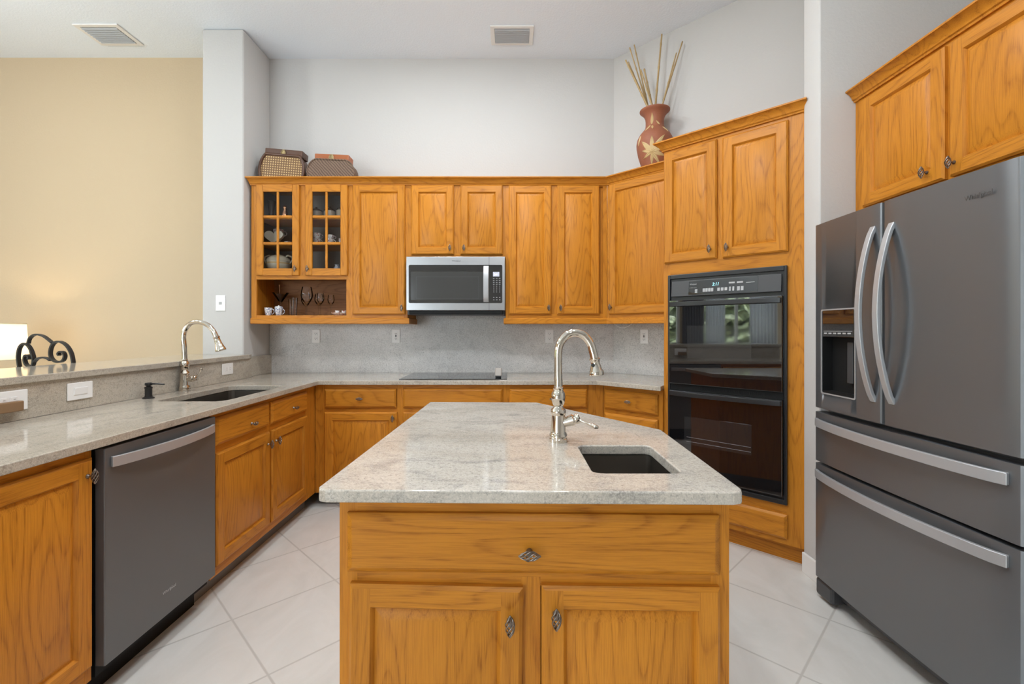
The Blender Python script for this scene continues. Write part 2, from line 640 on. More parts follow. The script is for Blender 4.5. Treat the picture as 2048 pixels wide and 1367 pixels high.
def text(name, s, size, mats, parent, loc, rot=(PI / 2, 0, 0), depth=0.0006, width=None, shear=0.0):
    cu = bpy.data.curves.new(name, 'FONT')
    cu.body = s
    cu.size = size
    cu.extrude = depth
    cu.align_x = 'CENTER'
    cu.align_y = 'CENTER'
    cu.shear = shear
    t = bpy.data.objects.new(name, cu)
    COL.objects.link(t)
    dg = bpy.context.evaluated_depsgraph_get()
    me = bpy.data.meshes.new_from_object(t.evaluated_get(dg))
    bpy.data.objects.remove(t)
    me.materials.clear()
    me.materials.append(M[mats])
    if width:
        xs = [v.co.x for v in me.vertices]
        k = width / (max(xs) - min(xs))
        me.transform(Matrix.Diagonal((k, 1, 1, 1)))
    return link(name, me, parent, loc, rot)

def logo(parent, loc, width, mats, rot=(PI / 2, 0, 0), swoosh=True):
    """maker's word mark with its swoosh"""
    t = text('logo', 'Whirlpool', width * 0.235, mats, parent, loc, rot, 0.0005, width)
    if swoosh:
        p = P()
        me = t.data
        bm = bmesh.new()
        bm.from_mesh(me)
        p.bm.free()
        p.bm = bm
        pts = []
        for k in range(19):
            a = math.radians(200 + 280 * k / 18)
            x, y = width * 0.17 * math.cos(a), width * 0.075 * math.sin(a)
            ca, sa = math.cos(0.45), math.sin(0.45)
            pts.append((x * ca - y * sa + width * 0.08, x * sa + y * ca, 0.0004))
        p.tube(pts, [width * 0.0045 * (0.25 + math.sin(PI * k / 18)) for k in range(19)], 6)
        p.bm.to_mesh(me)
        p.bm.free()
    return t

# ---------------------------------------------------------------- setting
CEIL = 3.57
struct('floor', P().box(-6.2, 3.0, -4.6, 4.3, -0.08, 0.0), 'floor', smooth=0)
struct('ceiling', P().box(-6.2, 3.0, -4.6, 4.3, CEIL, CEIL + 0.1), 'ceil', smooth=0)
struct('wall_back', P().box(-2.2, 1.1, 3.96, 4.1, 0, CEIL), 'white', smooth=0)
struct('wall_dining', P().box(-6.1, -2.2, 3.945, 4.1, 0, CEIL), 'tan', smooth=0)
struct('wall_column', P().box(-2.349, -2.03, 3.562, 3.958, 0, CEIL - 0.001, 0, 0.018, 3), 'white')
# wall across the corner behind the ovens
struct('wall_corner', P().prism([(0.881, 3.96), (2.391, 2.45), (2.6, 2.6), (1.1, 4.1)], 0, CEIL - 0.0005), 'white', smooth=0)
struct('wall_pier', P().box(1.556, 2.36, 2.348, 2.480, 0, CEIL - 0.001, 0, 0.010, 3), 'white')
struct('wall_right', P().box(2.36, 2.5, -4.5, 2.46, 0, CEIL - 0.0007), 'white', smooth=0)
struct('baseboard_pier', P().box(1.541, 1.556, 2.345, 2.470, 0, 0.105, 0, 0.004), 'trim')
struct('baseboard_dining', P().box(-6.0, -2.36, 3.93, 3.945, 0, 0.105, 0, 0.004), 'trim')
# knee wall carrying the bar
struct('wall_bar', P().box(-2.10, -1.987, 0.55, 3.562, 0, 1.058), 'white', smooth=0)
# outer walls with openings for daylight (behind and beside the viewpoint)
wl = P()
WINS = ((-1.62, -0.12), (0.36, 2.10))
for a, b in ((-4.5, -1.62), (-0.12, 0.36), (2.10, 3.945)):
    wl.box(-6.14, -6.0, a, b, 0, CEIL)
for a, b in WINS:
    wl.box(-6.14, -6.0, a, b, 0, 0.95).box(-6.14, -6.0, a, b, 2.55, CEIL)
struct('wall_left', wl, 'tan', smooth=0)
wr = P()
wr.box(-6.14, -5.2, -4.5, -4.36, 0, CEIL).box(-2.5, 2.5, -4.5, -4.36, 0, CEIL).box(-5.2, -2.5, -4.5, -4.36, 2.5, CEIL).box(-5.2, -2.5, -4.5, -4.36, 0, 0.1)
struct('wall_rear', wr, 'white', smooth=0)
for i, (y0, y1) in enumerate(WINS):
    w = P()
    for a, b in ((y0, y0 + 0.05), (y1 - 0.05, y1), ((y0 + y1) / 2 - 0.02, (y0 + y1) / 2 + 0.02)):
        w.box(-6.10, -6.03, a, b, 0.95, 2.55)
    w.box(-6.10, -6.03, y0, y1, 0.95, 1.0).box(-6.10, -6.03, y0, y1, 2.50, 2.55).box(-6.10, -5.95, y0 - 0.05, y1 + 0.05, 0.92, 0.95)
    f = struct('window_%d' % (i + 1), w, 'trim', smooth=0)
    g = obj('pane', P().box(-6.07, -6.066, y0, y1, 1.0, 2.5), 'winglass', f, smooth=0)
w = P()
for a in (-5.2, -4.32, -3.42, -2.54):
    w.box(a, a + 0.04, -4.46, -4.38, 0.1, 2.5)
w.box(-5.2, -2.5, -4.46, -4.38, 0.1, 0.14).box(-5.2, -2.5, -4.46, -4.38, 2.46, 2.5)
f = struct('window_3', w, 'trim', smooth=0)
obj('pane', P().box(-5.16, -2.54, -4.422, -4.418, 0.14, 2.46), 'winglass', f, smooth=0)
hg = P()
bmesh.ops.create_grid(hg.bm, x_segments=60, y_segments=24, size=1.0)
for v in hg.bm.verts:
    x, y = v.co.x, v.co.y
    v.co = Vector((-8.6 + 0.5 * random.random() - 0.3 * y, x * 6.0, 1.0 + y * 1.15 + 0.25 * random.random()))
hedge = tag(obj('hedge', hg, 'leaves', smooth=0), 'green garden hedge outside the left hand windows', 'hedge')
hedge['kind'] = 'stuff'
struct('ground_outside', P().box(-14, -6.2, -9, 9, -0.2, -0.1), 'patio', smooth=0)
for i, (y0, y1) in enumerate(((-1.66, -1.06), (-0.55, -0.13), (-0.10, 0.36))):
    c = P()
    n = 40
    vs = []
    for k in range(n + 1):
        y = y0 + (y1 - y0) * k / n
        x = -5.90 + 0.025 * math.sin(k * 1.3)
        vs.append((c.bm.verts.new((x, y, 0.1)), c.bm.verts.new((x, y, 2.75))))
    for k in range(n):
        c.face([vs[k][0], vs[k + 1][0], vs[k + 1][1], vs[k][1]])
    o = obj('curtain', c, ('curtain', 'curtain', 'drape')[i])
    s = o.modifiers.new('thick', 'SOLIDIFY')
    s.thickness = 0.004
    tag(o, ('white sheer curtain at the right end of window mirrored in the upper oven',
            'brightest white sheer curtain mirrored near the middle of the upper oven',
            'dark grey drape between the two left wall windows, mirrored in the upper oven')[i], 'curtain')

# ---------------------------------------------------------------- cabinetry
OAK = ['oak_v', 'oak_h']
T = 0.02

def door_panel(w, h, st=0.055):
    p = P()
    def ring(o, y):
        return [p.bm.verts.new(c) for c in ((o, y, o), (w - o, y, o), (w - o, y, h - o), (o, y, h - o))]
    def band(a, b, mats=(1, 0, 1, 0)):
        for k in range(4):
            q = (k + 1) % 4
            p.face([a[k], a[q], b[q], b[k]], mats[k])
    r0, r1, r2 = ring(0, 0), ring(0, -0.013), ring(0.008, -T)
    r3, r4, r5, r6 = ring(st, -T), ring(st + 0.004, -0.0150), ring(st + 0.008, -0.0080), ring(st + 0.032, -0.0175)
    p.face(list(reversed(r0)), 0)
    band(r0, r1)
    band(r1, r2)
    # butt-jointed frame: full height stiles, rails between
    V = p.bm.verts.new
    bl, br = V((st, -T, 0.008)), V((w - st, -T, 0.008))
    tl, tr = V((st, -T, h - 0.008)), V((w - st, -T, h - 0.008))
    p.face([r2[0], bl, r3[0], r3[3], tl, r2[3]], 0)
    p.face([br, r2[1], r2[2], tr, r3[2], r3[1]], 0)
    p.face([bl, br, r3[1], r3[0]], 1)
    p.face([r3[3], r3[2], tr, tl], 1)
    band(r3, r4)
    band(r4, r5)
    band(r5, r6, (0, 0, 0, 0))
    p.face(r6, 0)
    return p

def drawer_front(w, h):
    p = P()
    def ring(o, y):
        return [p.bm.verts.new(c) for c in ((o, y, o), (w - o, y, o), (w - o, y, h - o), (o, y, h - o))]
    rs = [ring(0, 0), ring(0, -0.010), ring(0.004, -0.014), ring(0.014, -T)]
    p.face(list(reversed(rs[0])), 1)
    for a, b in zip(rs, rs[1:]):
        for k in range(4):
            q = (k + 1) % 4
            p.face([a[k], a[q], b[q], b[k]], 1)
    p.face(rs[-1], 1)
    return p

def knob_mesh(horizontal):
    p = P()
    p.lathe([(0.0075, 0.0), (0.0075, 0.003), (0.0042, 0.006), (0.0036, 0.016), (0.006, 0.0185)], mtx=Matrix.Rotation(PI / 2, 3, 'X'), seg=12)
    L = 0.046
    for s in range(6):
        pts = []
        for k in range(13):
            t = k / 12
            r = 0.0098 * math.sin(PI * t) ** 0.85 + 0.0006
            a = 2 * PI * (s / 6 + 0.55 * t)
            q = Vector((r * math.cos(a), -0.0245 + r * math.sin(a) * 0.85, (t - 0.5) * L))
            if horizontal:
                q = Vector((q.z, q.y, q.x))
            pts.append(q)
        p.tube(pts, 0.0017, 6)
    for e in (-1, 1):
        c = Vector((0, -0.0245, e * L / 2))
        if horizontal:
            c = Vector((c.z, c.y, c.x))
        bmesh.ops.create_icosphere(p.bm, subdivisions=1, radius=0.003, matrix=Matrix.Translation(c))
    return p.mesh('knob', ['pewter'], 60)
KV, KH = knob_mesh(False), knob_mesh(True)

def add_door(par, x0, x1, z0, z1, knob=None, st=0.055, roty=0.0):
    o = obj('door', door_panel(x1 - x0, z1 - z0, st), OAK, par, (x0, 0, z0), (0, roty, 0), smooth=25)
    if knob:
        link('knob', KV, o, (knob[0] - x0, -T, knob[1] - z0))
    return o

def add_drawer(par, x0, x1, z0, z1, knob=True):
    o = obj('drawer', drawer_front(x1 - x0, z1 - z0), OAK, par, (x0, 0, z0), smooth=25)
    if knob:
        kx, kz = knob if isinstance(knob, tuple) else ((x0 + x1) / 2, (z0 + z1) / 2)
        link('knob', KH, o, (kx - x0, -T, kz - z0))
    return o

def face_frame(par, stiles, rails, y0=0.0, y1=T):
    p = P()
    for x0, x1, z0, z1 in stiles:
        p.box(x0, x1, y0, y1, z0, z1, 0)
    for x0, x1, z0, z1 in rails:
        p.box(x0, x1, y0 + 0.0003, y1, z0, z1, 1)
    return obj('face_frame', p, OAK, par, smooth=0)

def cabinet(name, label, loc, rotz, w, depth, z0, z1, stiles, rails, group, toe=False, open_front=False, hollow=False):
    """stiles / rails in cabinet coordinates: x along the face, z up, front at y = 0 facing -y"""
    r = thing(name, label, 'cabinet', loc, rotz, group)
    if hollow:
        q = P().box(0, 0.018, T, depth, z0, z1).box(w - 0.018, w, T, depth, z0, z1)
        q.box(0.018, w - 0.018, T, depth, z0, z0 + 0.02).box(0.018, w - 0.018, depth - 0.012, depth, z0 + 0.02, z1)
        obj('carcass', q, 'oak_v', r, smooth=0)
    elif not open_front:
        obj('carcass', P().box(0, w, T, depth, z0, z1), 'oak_v', r, smooth=0)
    face_frame(r, stiles, rails)
    if toe:
        obj('toe_kick', P().box(0, w, 0.075, 0.09, 0, z0), 'toe', r, smooth=0)
    return r

UG, BG = 'wall cabinets along the back run', 'base cabinets under the worktops'
ZU0, ZU1 = 1.367, 2.425
YU = 3.625
# glass-door display cabinet with open shelf beneath, hollow
gx0, gw = -2.005, 0.768
gc = thing('display_cabinet', 'oak wall cabinet with two glass doors over an open shelf, beside white column', 'cabinet', (gx0, YU, 0), 0, UG)
D0 = 0.328
p = P()
p.box(0, 0.018, T, D0, ZU0, ZU1, 0).box(gw - 0.018, gw, T, D0, ZU0, ZU1, 0)
p.box(0.018, gw - 0.018, T, D0, ZU1 - 0.018, ZU1, 0).box(0.018, gw - 0.018, T, D0, ZU0, ZU0 + 0.021, 1)
obj('carcass', p, OAK, gc, smooth=0)
obj('back_panel', P().box(0.018, gw - 0.018, D0 - 0.01, D0, 1.72, ZU1 - 0.018), 'lining', gc, smooth=0)
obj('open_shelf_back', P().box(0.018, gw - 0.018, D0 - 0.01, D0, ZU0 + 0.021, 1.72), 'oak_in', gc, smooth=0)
for xs in (0.018, gw - 0.022):
    obj('side_lining', P().box(xs, xs + 0.004, T + 0.001, D0 - 0.01, 1.745, ZU1 - 0.018), 'lining', gc, smooth=0)
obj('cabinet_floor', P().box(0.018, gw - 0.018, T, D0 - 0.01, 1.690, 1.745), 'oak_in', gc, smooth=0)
for zs in (1.955, 2.158):
    obj('shelf', P().box(0.022, gw - 0.022, T + 0.012, D0 - 0.01, zs - 0.018, zs), 'oak_h', gc, smooth=0)
face_frame(gc, [(0, 0.040, ZU0, ZU1), (gw - 0.032, gw, ZU0, ZU1), (0.375, 0.425, 1.70, 2.39)],
           [(0.040, gw - 0.032, ZU0, 1.388), (0.040, gw - 0.032, 1.666, 1.70), (0.040, gw - 0.032, 2.38, ZU1)])

def glass_door(par, x0, x1, z0, z1, knob):
    w, h, s = x1 - x0, z1 - z0, 0.054
    p = P()
    p.box(0, s, -T, 0, 0, h, 0, 0.004, 1).box(w - s, w, -T, 0, 0, h, 0, 0.004, 1)
    p.box(s, w - s, -T + 0.0006, 0, 0, s, 1).box(s, w - s, -T + 0.0006, 0, h - s, h, 1)
    p.box(w / 2 - 0.009, w / 2 + 0.009, -T + 0.003, -0.004, s, h - s, 0, 0.003, 1)
    for zz in (1.943, 2.149):
        p.box(s, w - s, -T + 0.0035, -0.004, zz - z0 - 0.010, zz - z0 + 0.010, 1, 0.003, 1)
    o = obj('glass_door', p, OAK, par, (x0, 0, z0), smooth=25)
    obj('glass', P().box(s - 0.004, w - s + 0.004, -0.008, -0.006, s - 0.004, h - s + 0.004), 'pane', o, smooth=0)
    link('knob', KV, o, (knob[0] - x0, -T, knob[1] - z0))
glass_door(gc, 0.045, 0.377, 1.695, 2.395, (0.352, 1.745))
glass_door(gc, 0.424, 0.750, 1.695, 2.395, (0.448, 1.745))

def wall_cab(name, label, x0, x1, z0, doors, knobs, extra=()):
    w = x1 - x0
    st = [(0, 0.032, z0, ZU1), (w - 0.032, w, z0, ZU1)]
    ra = [(0.032, w - 0.032, z0, z0 + 0.035), (0.032, w - 0.032, ZU1 - 0.04, ZU1)]
    for a, b in extra:
        st.append((a - x0, b - x0, z0 + 0.035, ZU1 - 0.04))
    c = cabinet(name, label, (x0, YU, 0), 0, w, D0, z0, ZU1, st, ra, UG)
    for (a, b, c0, c1), k in zip(doors, knobs):
        add_door(c, a - x0, b - x0, c0, c1, (k[0] - x0, k[1]), 0.054)
    return c
wall_cab('wall_cabinet', 'tall single-door oak wall cabinet directly left of the microwave', -1.237, -0.795, ZU0,
         [(-1.2153, -0.8105, 1.394, 2.395)], [(-0.833, 1.443)])
wall_cab('wall_cabinet', 'short two-door oak wall cabinet directly above the microwave', -0.795, -0.0335, 1.8345,
         [(-0.7623, -0.4349, 1.8563, 2.393), (-0.3825, -0.0563, 1.8563, 2.393)], [(-0.462, 1.905), (-0.354, 1.905)], [(-0.437, -0.38)])
wall_cab('wall_cabinet', 'tall two-door oak wall cabinet directly right of the microwave', -0.0335, 0.752, ZU0,
         [(-0.0093, 0.320, 1.3955, 2.39), (0.3651, 0.6902, 1.3955, 2.39)], [(0.297, 1.444), (0.389, 1.444)], [(0.318, 0.367)])
# diagonal corner wall cabinet
R45 = -PI / 4
dc = cabinet('corner_wall_cabinet', 'diagonal single-door oak wall cabinet in the corner, touching the oven tower', (0.753, YU, 0), R45, 0.575, 0.30,
             ZU0, ZU1, [(0.002, 0.034, ZU0, ZU1), (0.543, 0.575, ZU0, ZU1)],
             [(0.034, 0.543, ZU0, ZU0 + 0.035), (0.034, 0.543, ZU1 - 0.04, ZU1)], UG)
add_door(dc, 0.024, 0.555, 1.394, 2.39, (0.05, 1.447), 0.058)

def crown_profile(scale=1.0):
    # (outward, up)
    return [(0.0, 0.0), (0.010, 0.0), (0.012, 0.008), (0.018, 0.012), (0.022, 0.024), (0.034, 0.038), (0.046, 0.046), (0.052, 0.048), (0.052, 0.056), (0.0, 0.056)]

def sweep(path, outs, prof, z):
    """moulding profile swept along a plan path; outs = outward mitre vectors at each point"""
    p = P()
    rings = []
    for (x, y), (ox, oy) in zip(path, outs):
        rings.append([p.bm.verts.new((x + ox * a, y + oy * a, z + b)) for a, b in prof])
    m = len(prof)
    for i in range(len(rings) - 1):
        for k in range(m):
            q = (k + 1) % m
            p.face([rings[i][k], rings[i][q], rings[i + 1][q], rings[i + 1][k]])
    p.face(list(reversed(rings[0])))
    p.face(rings[-1])
    return p
# mitre direction between the back run (faces -y) and the diagonal (faces -x-y)
mit = (-math.tan(PI / 8), -1.0)
s2 = math.sqrt(0.5)
cp = sweep([(gx0, YU), (0.753, YU), (0.753 + 0.555 * s2, YU - 0.555 * s2)], [(-0.42, -1), mit, (-s2, -s2)], crown_profile(), 2.392)
tag(obj('crown_molding', cp, 'oak_h', smooth=25), 'long oak crown molding along the tops of the back wall cabinets', 'molding', 'oak crown moldings')
rail_prof = [(0.0, 0.0), (0.012, 0.0), (0.016, 0.004), (0.016, 0.040), (0.010, 0.046), (0.0, 0.046)]
tag(obj('light_rail', sweep([(gx0, YU), (-0.795, YU), (-0.795, YU + 0.3)], [(0, -1), (1, -1), (1, 0)], rail_prof, 1.3205), 'oak_h', smooth=25),
    'oak light rail under the display cabinet and tall cabinet, left of the microwave', 'molding', 'oak light rails')
tag(obj('light_rail', sweep([(-0.0335, YU + 0.3), (-0.0335, YU), (0.753, YU), (0.753 + 0.57 * s2, YU - 0.57 * s2)], [(-1, 0), (-1, -1), mit, (-s2, -s2)], rail_prof, 1.3205), 'oak_h', smooth=25),
    'oak light rail under the wall cabinets right of the microwave', 'molding', 'oak light rails')

# base cabinets, back run
YB = 3.36
ZB0, ZB1 = 0.105, 0.882
def base_cab(name, label, loc, rotz, w, depth, doors, drawers, mids=(), dz=(0.718, 0.852), split=True, lst=0.03, rst=0.03, hollow=False):
    st = [(0, lst, ZB0, ZB1), (w - rst, w, ZB0, ZB1)]
    for a, b in mids:
        st.append((a, b, ZB0 + 0.05, ZB1 - 0.03))
    ra = [(lst, w - rst, ZB0, ZB0 + 0.05), (lst, w - rst, ZB1 - 0.03, ZB1)]
    if split:
        ra.append((lst, w - rst, 0.685, 0.722))
    c = cabinet(name, label, loc, rotz, w, depth, ZB0, ZB1, st, ra, BG, toe=True, hollow=hollow)
    for a, b, z0, z1, k in doors:
        add_door(c, a, b, z0, z1, k)
    for d in drawers:
        add_drawer(c, d[0], d[1], d[2] if len(d) > 3 else dz[0], d[3] if len(d) > 3 else dz[1], d[4] if len(d) > 4 else True)
    return c
# corner filler + cabinet A
ax0 = -1.344
base_cab('base_cabinet', 'oak base cabinet with one drawer over one door, in the left corner of back run', (ax0, YB, 0), 0, 0.554, 0.575,
         [(0.015, 0.535, 0.15, 0.686, (0.508, 0.645))], [(0.015, 0.530, 0.717, 0.852)], lst=0.02, rst=0.022)
base_cab('base_cabinet', 'oak base cabinet with one wide plain front, under the cooktop', (-0.79, YB, 0), 0, 0.76, 0.575,
         [(0.024, 0.372, 0.15, 0.686, (0.345, 0.64)), (0.388, 0.736, 0.15, 0.686, (0.415, 0.64))], [(0.024, 0.736, 0.717, 0.853, False)] and [(0.024, 0.736, 0.717, 0.853, False)], mids=[(0.36, 0.40)])
base_cab('base_cabinet', 'oak base cabinet with one drawer, behind the island faucet', (-0.03, YB, 0), 0, 0.587, 0.575,
         [(0.0286, 0.29, 0.15, 0.686, (0.265, 0.64)), (0.322, 0.5837, 0.15, 0.686, (0.35, 0.64))], [(0.0286, 0.5837, 0.717, 0.853, (0.335, 0.785))], rst=0.01)
base_cab('corner_base_cabinet', 'diagonal oak base cabinet with a stack of drawers, touching the oven tower', (0.6756, YB, 0), R45, 0.4505, 0.54,
         [], [(0.010, 0.420, 0.715, 0.852, True), (0.012, 0.420, 0.42, 0.685, True), (0.012, 0.420, 0.15, 0.39, True)], split=True, lst=0.02, rst=0.03)
def filler(label, loc, rotz, w):
    r = obj('filler_post', P().box(0, w, 0, T, ZB0, ZB1, 0, 0.001, 1), OAK, None, loc, (0, 0, rotz), smooth=0)
    tag(r, label, 'filler strip', 'oak corner filler posts')
filler('plain oak corner post between the left run and the back run of base cabinets', (-1.400, YB, 0), 0, 0.0555)
filler('plain oak corner post between the back run and the diagonal drawer cabinet', (0.558, YB, 0), 0, 0.1165)

# left run (faces +x): local x -> +y
XL = -1.402
L90 = PI / 2
base_cab('base_cabinet', 'oak base cabinet with full height doors, left of the dishwasher at frame edge', (XL, 0.62, 0), L90, 0.945, 0.56,
         [(0.02, 0.46, 0.16, 0.852, (0.43, 0.797)), (0.482, 0.933, 0.16, 0.852, (0.937 - 0.028, 0.797))], [], mids=[(0.455, 0.487)], split=False, rst=0.024)
base_cab('sink_base_cabinet', 'oak sink base cabinet with two drawers over two doors, right of the dishwasher', (XL, 2.183, 0), L90, 1.176, 0.56,
         [(0.026, 0.515, 0.155, 0.690, (0.487, 0.622)), (0.5374, 1.014, 0.155, 0.690, (0.578, 0.622))],
         [(0.026, 0.511, 0.726, 0.860, (0.316, 0.776)), (0.5374, 1.014, 0.726, 0.856, (0.80, 0.779))], mids=[(0.505, 0.548)], rst=0.163, hollow=True)
# end panel of the dishwasher bay is the neighbouring cabinet side

# ---------------------------------------------------------------- oven tower
OX, OY = 1.005, 3.0517
TW, TZ = 0.80, 2.462
ot = cabinet('oven_tower_cabinet', 'tall angled oak cabinet holding the double oven, two doors on top', (OX, OY, 0), R45, TW, 0.545, 0.105, TZ,
             [], [], None, open_front=True)
for c in list(ot.children):
    bpy.data.objects.remove(c)
p = P()
p.box(0, 0.02, T, 0.545, 0.105, TZ).box(TW - 0.02, TW, T, 0.545, 0.105, TZ).box(0.02, TW - 0.02, T, 0.545, TZ - 0.02, TZ)
p.box(0.02, TW - 0.02, 0.525, 0.545, 0.105, TZ - 0.02).box(0.02, TW - 0.02, T, 0.525, 0.105, 0.30).box(0.02, TW - 0.02, T, 0.525, 1.655, TZ - 0.02)
obj('carcass', p, 'oak_v', ot, smooth=0)
face_frame(ot, [(0, 0.045, 0.105, TZ), (0.712, TW, 0.105, TZ), (0.336, 0.378, 1.70, 2.42)],
           [(0.045, 0.712, 0.105, 0.345), (0.045, 0.712, 1.612, 1.73), (0.045, 0.712, 2.40, TZ)])
obj('toe_kick', P().box(0, TW - 0.02, 0.06, 0.075, 0, 0.105), 'oak_h', ot, smooth=0)
add_door(ot, 0.008, 0.343, 1.704, 2.417, (0.307, 1.762), 0.056)
add_door(ot, 0.376, 0.722, 1.702, 2.413, (0.406, 1.760), 0.056)
add_drawer(ot, 0.02, 0.7175, 0.137, 0.270, False)
cq = sweep([(0, 0.30), (0, 0), (TW + 0.016, 0)], [(-1, 0), (-1, -1), (0, -1)], crown_profile(), 2.434)
cq.bm.transform(Matrix.Translation((OX, OY, 0)) @ Matrix.Rotation(R45, 4, 'Z'))
tag(obj('crown_molding', cq, 'oak_h', smooth=25), 'oak crown molding along the top of the oven tower', 'molding', 'oak crown moldings')

# double oven: front plane local y = -0.02 .. -0.035
ov = thing('double_oven', 'black built-in double wall oven with glass doors in the oak tower', 'oven', (OX, OY, 0), R45)
q = P()
q.box(0.037, 0.052, -0.022, -0.001, 0.324, 1.625, 0, 0.003).box(0.704, 0.7185, -0.022, -0.001, 0.324, 1.625, 0, 0.003)
q.box(0.052, 0.704, -0.022, -0.001, 1.598, 1.625, 0, 0.003).box(0.052, 0.704, -0.022, -0.001, 0.324, 0.352, 0, 0.003)
q.box(0.06, 0.69, 0.0, 0.50, 0.36, 1.60)
q.box(0.052, 0.704, -0.010, 0.0, 0.352, 1.598)
obj('trim_frame', q, 'black', ov)
# control panel leaning back
q = P()
q.box(0.0, 0.63, -0.006, 0.006, 0.0, 0.098, 0, 0.003)
cpn = obj('control_panel', q, 'ovengrey', ov, (0.063, -0.026, 1.484), (math.radians(-6), 0, 0))
obj('display_glass', P().box(0.115, 0.512, -0.0078, -0.0058, 0.008, 0.092), 'blackglass', cpn, smooth=0)
text('clock', '2:11', 0.027, 'digits', cpn, (0.278, -0.0082, 0.063), shear=0.2, width=0.038)
text('logo', 'Whirlpool', 0.013, 'greyprint', cpn, (0.142, -0.0082, 0.072), width=0.042, depth=0.0004)
text('panel_text', 'accubake system', 0.006, 'greyprint', cpn, (0.142, -0.0082, 0.050), width=0.045, depth=0.0003)
def button(par, x0, x1, z0, z1, y0=-0.0086, y1=-0.0078, m='greyprint'):
    obj('button', P().box(-(x1 - x0) / 2, (x1 - x0) / 2, y0, y1, -(z1 - z0) / 2, (z1 - z0) / 2), m, par, ((x0 + x1) / 2, 0, (z0 + z1) / 2), smooth=0)
for x0, x1, z0, z1 in ((0.155, 0.170, 0.030, 0.040), (0.155, 0.170, 0.018, 0.027), (0.450, 0.495, 0.060, 0.0635)):
    button(cpn, x0, x1, z0, z1)
for i in range(4):
    button(cpn, 0.203 + i * 0.0165, 0.217 + i * 0.0165, 0.021, 0.042)
for i in range(3):
    button(cpn, 0.290 + i * 0.021, 0.305 + i * 0.021, 0.023, 0.041)
for i in range(2):
    button(cpn, 0.357 + i * 0.019, 0.367 + i * 0.019, 0.019, 0.043)
    button(cpn, 0.355 + i * 0.045, 0.388 + i * 0.045, 0.062, 0.071)
    button(cpn, 0.402 + i * 0.02, 0.417 + i * 0.02, 0.018, 0.042)

def oven_door(z0, z1, win, hz, handle_z):
    d = obj('oven_door', P().box(0.055, 0.70, -0.040, -0.012, z0, z1, 0, 0.003), 'blackglass', ov)
    obj('door_window', P().box(win[0], win[1], -0.0412, -0.039, win[2], win[3], 0, 0.0), 'ovenglass', d, smooth=0)
    h = P()
    pts = []
    for i in range(15):
        t = i / 14
        pts.append((0.060 + 0.635 * t, -0.052 - 0.018 * math.sin(PI * t) ** 0.6, handle_z))
    h.tube(pts, 0, flat=(0.028, 0.014), up=(0, 0, 1))
    h.box(0.058, 0.085, -0.055, -0.038, handle_z - 0.013, handle_z + 0.013, 0, 0.002).box(0.67, 0.697, -0.055, -0.038, handle_z - 0.013, handle_z + 0.013, 0, 0.002)
    obj('handle', h, 'black', d, bevel=0.003)
    return d
d1 = oven_door(0.937, 1.462, (0.175, 0.545, 1.10, 1.30), 0, 1.436)
d2 = oven_door(0.372, 0.893, (0.155, 0.545, 0.566, 0.738), 0, 0.877)
r_ = P()
for i, z in enumerate((0.612, 0.585)):
    r_.tube([(0.17, -0.0415, z), (0.542, -0.0415, z)], 0.0012, 6)
obj('oven_rack', r_, 'steel', d2)
v = P()
v.box(0.055, 0.70, -0.020, -0.010, 0.896, 0.934)
for i in range(34):
    v.box(0.24 + i * 0.011, 0.2465 + i * 0.011, -0.0225, -0.0195, 0.908, 0.922)
obj('vent_grille', v, 'blackmat', ov, smooth=0)

# ---------------------------------------------------------------- microwave
mw = thing('microwave', 'stainless over-the-range microwave with black window between the wall cabinets', 'microwave', (-0.792, 3.567, 1.42), 0)
MWW = 0.7545
q = P()
q.box(0.004, MWW - 0.004, 0.03, 0.385, -0.028, 0.413)
obj('body', q, 'black', mw, smooth=0)
obj('front_panel', P().box(0.0, MWW, 0.0, 0.03, 0.0033, 0.4140, 0, 0.003), 'steel', mw)
obj('panel_seam', P().box(0.6310, 0.6330, -0.0004, 0.002, 0.004, 0.4135), 'black', mw, smooth=0)
def rrect(x0, x1, z0, z1, r, n=5):
    pts = []
    for cx, cz, a0 in ((x1 - r, z0 + r, -90), (x1 - r, z1 - r, 0), (x0 + r, z1 - r, 90), (x0 + r, z0 + r, 180)):
        for k in range(n + 1):
            a = math.radians(a0 + 90 * k / n)
            pts.append((cx + r * math.cos(a), cz + r * math.sin(a)))
    return pts
STAND = Matrix(((1, 0, 0, 0), (0, 0, -1, 0), (0, 1, 0, 0), (0, 0, 0, 1)))   # xy polygon -> xz plane, z -> -y
gl = obj('door_glass', P().prism(rrect(0.0195, 0.733, 0.059, 0.350, 0.010), 0.0, 0.0022, mtx=STAND), 'blackglass', mw, smooth=0)
obj('window', P().prism(rrect(0.036, 0.588, 0.083, 0.298, 0.004), 0.0023, 0.0032, mtx=STAND), 'mwscreen', gl, smooth=0)
obj('window_frame', P().prism(rrect(0.075, 0.555, 0.094, 0.260, 0.003), 0.0033, 0.0036, holes=[rrect(0.077, 0.553, 0.096, 0.258, 0.003)], mtx=STAND), 'ovengrey', gl, smooth=0)
h = P()
h.tube([(0.610, -0.006 - 0.026 * math.sin(PI * i / 14) ** 0.5, 0.068 + 0.272 * i / 14) for i in range(15)], 0, flat=(0.040, 0.010), up=(1, 0, 0))
obj('handle', h, 'steel_h', mw, bevel=0.002)
lc = obj('display', P().box(0.662, 0.711, -0.0042, -0.0022, 0.2615, 0.2965), 'lcd', mw, smooth=0)
text('clock', '2:11', 0.019, 'lcdtext', lc, (0.687, -0.0048, 0.2765), width=0.028)
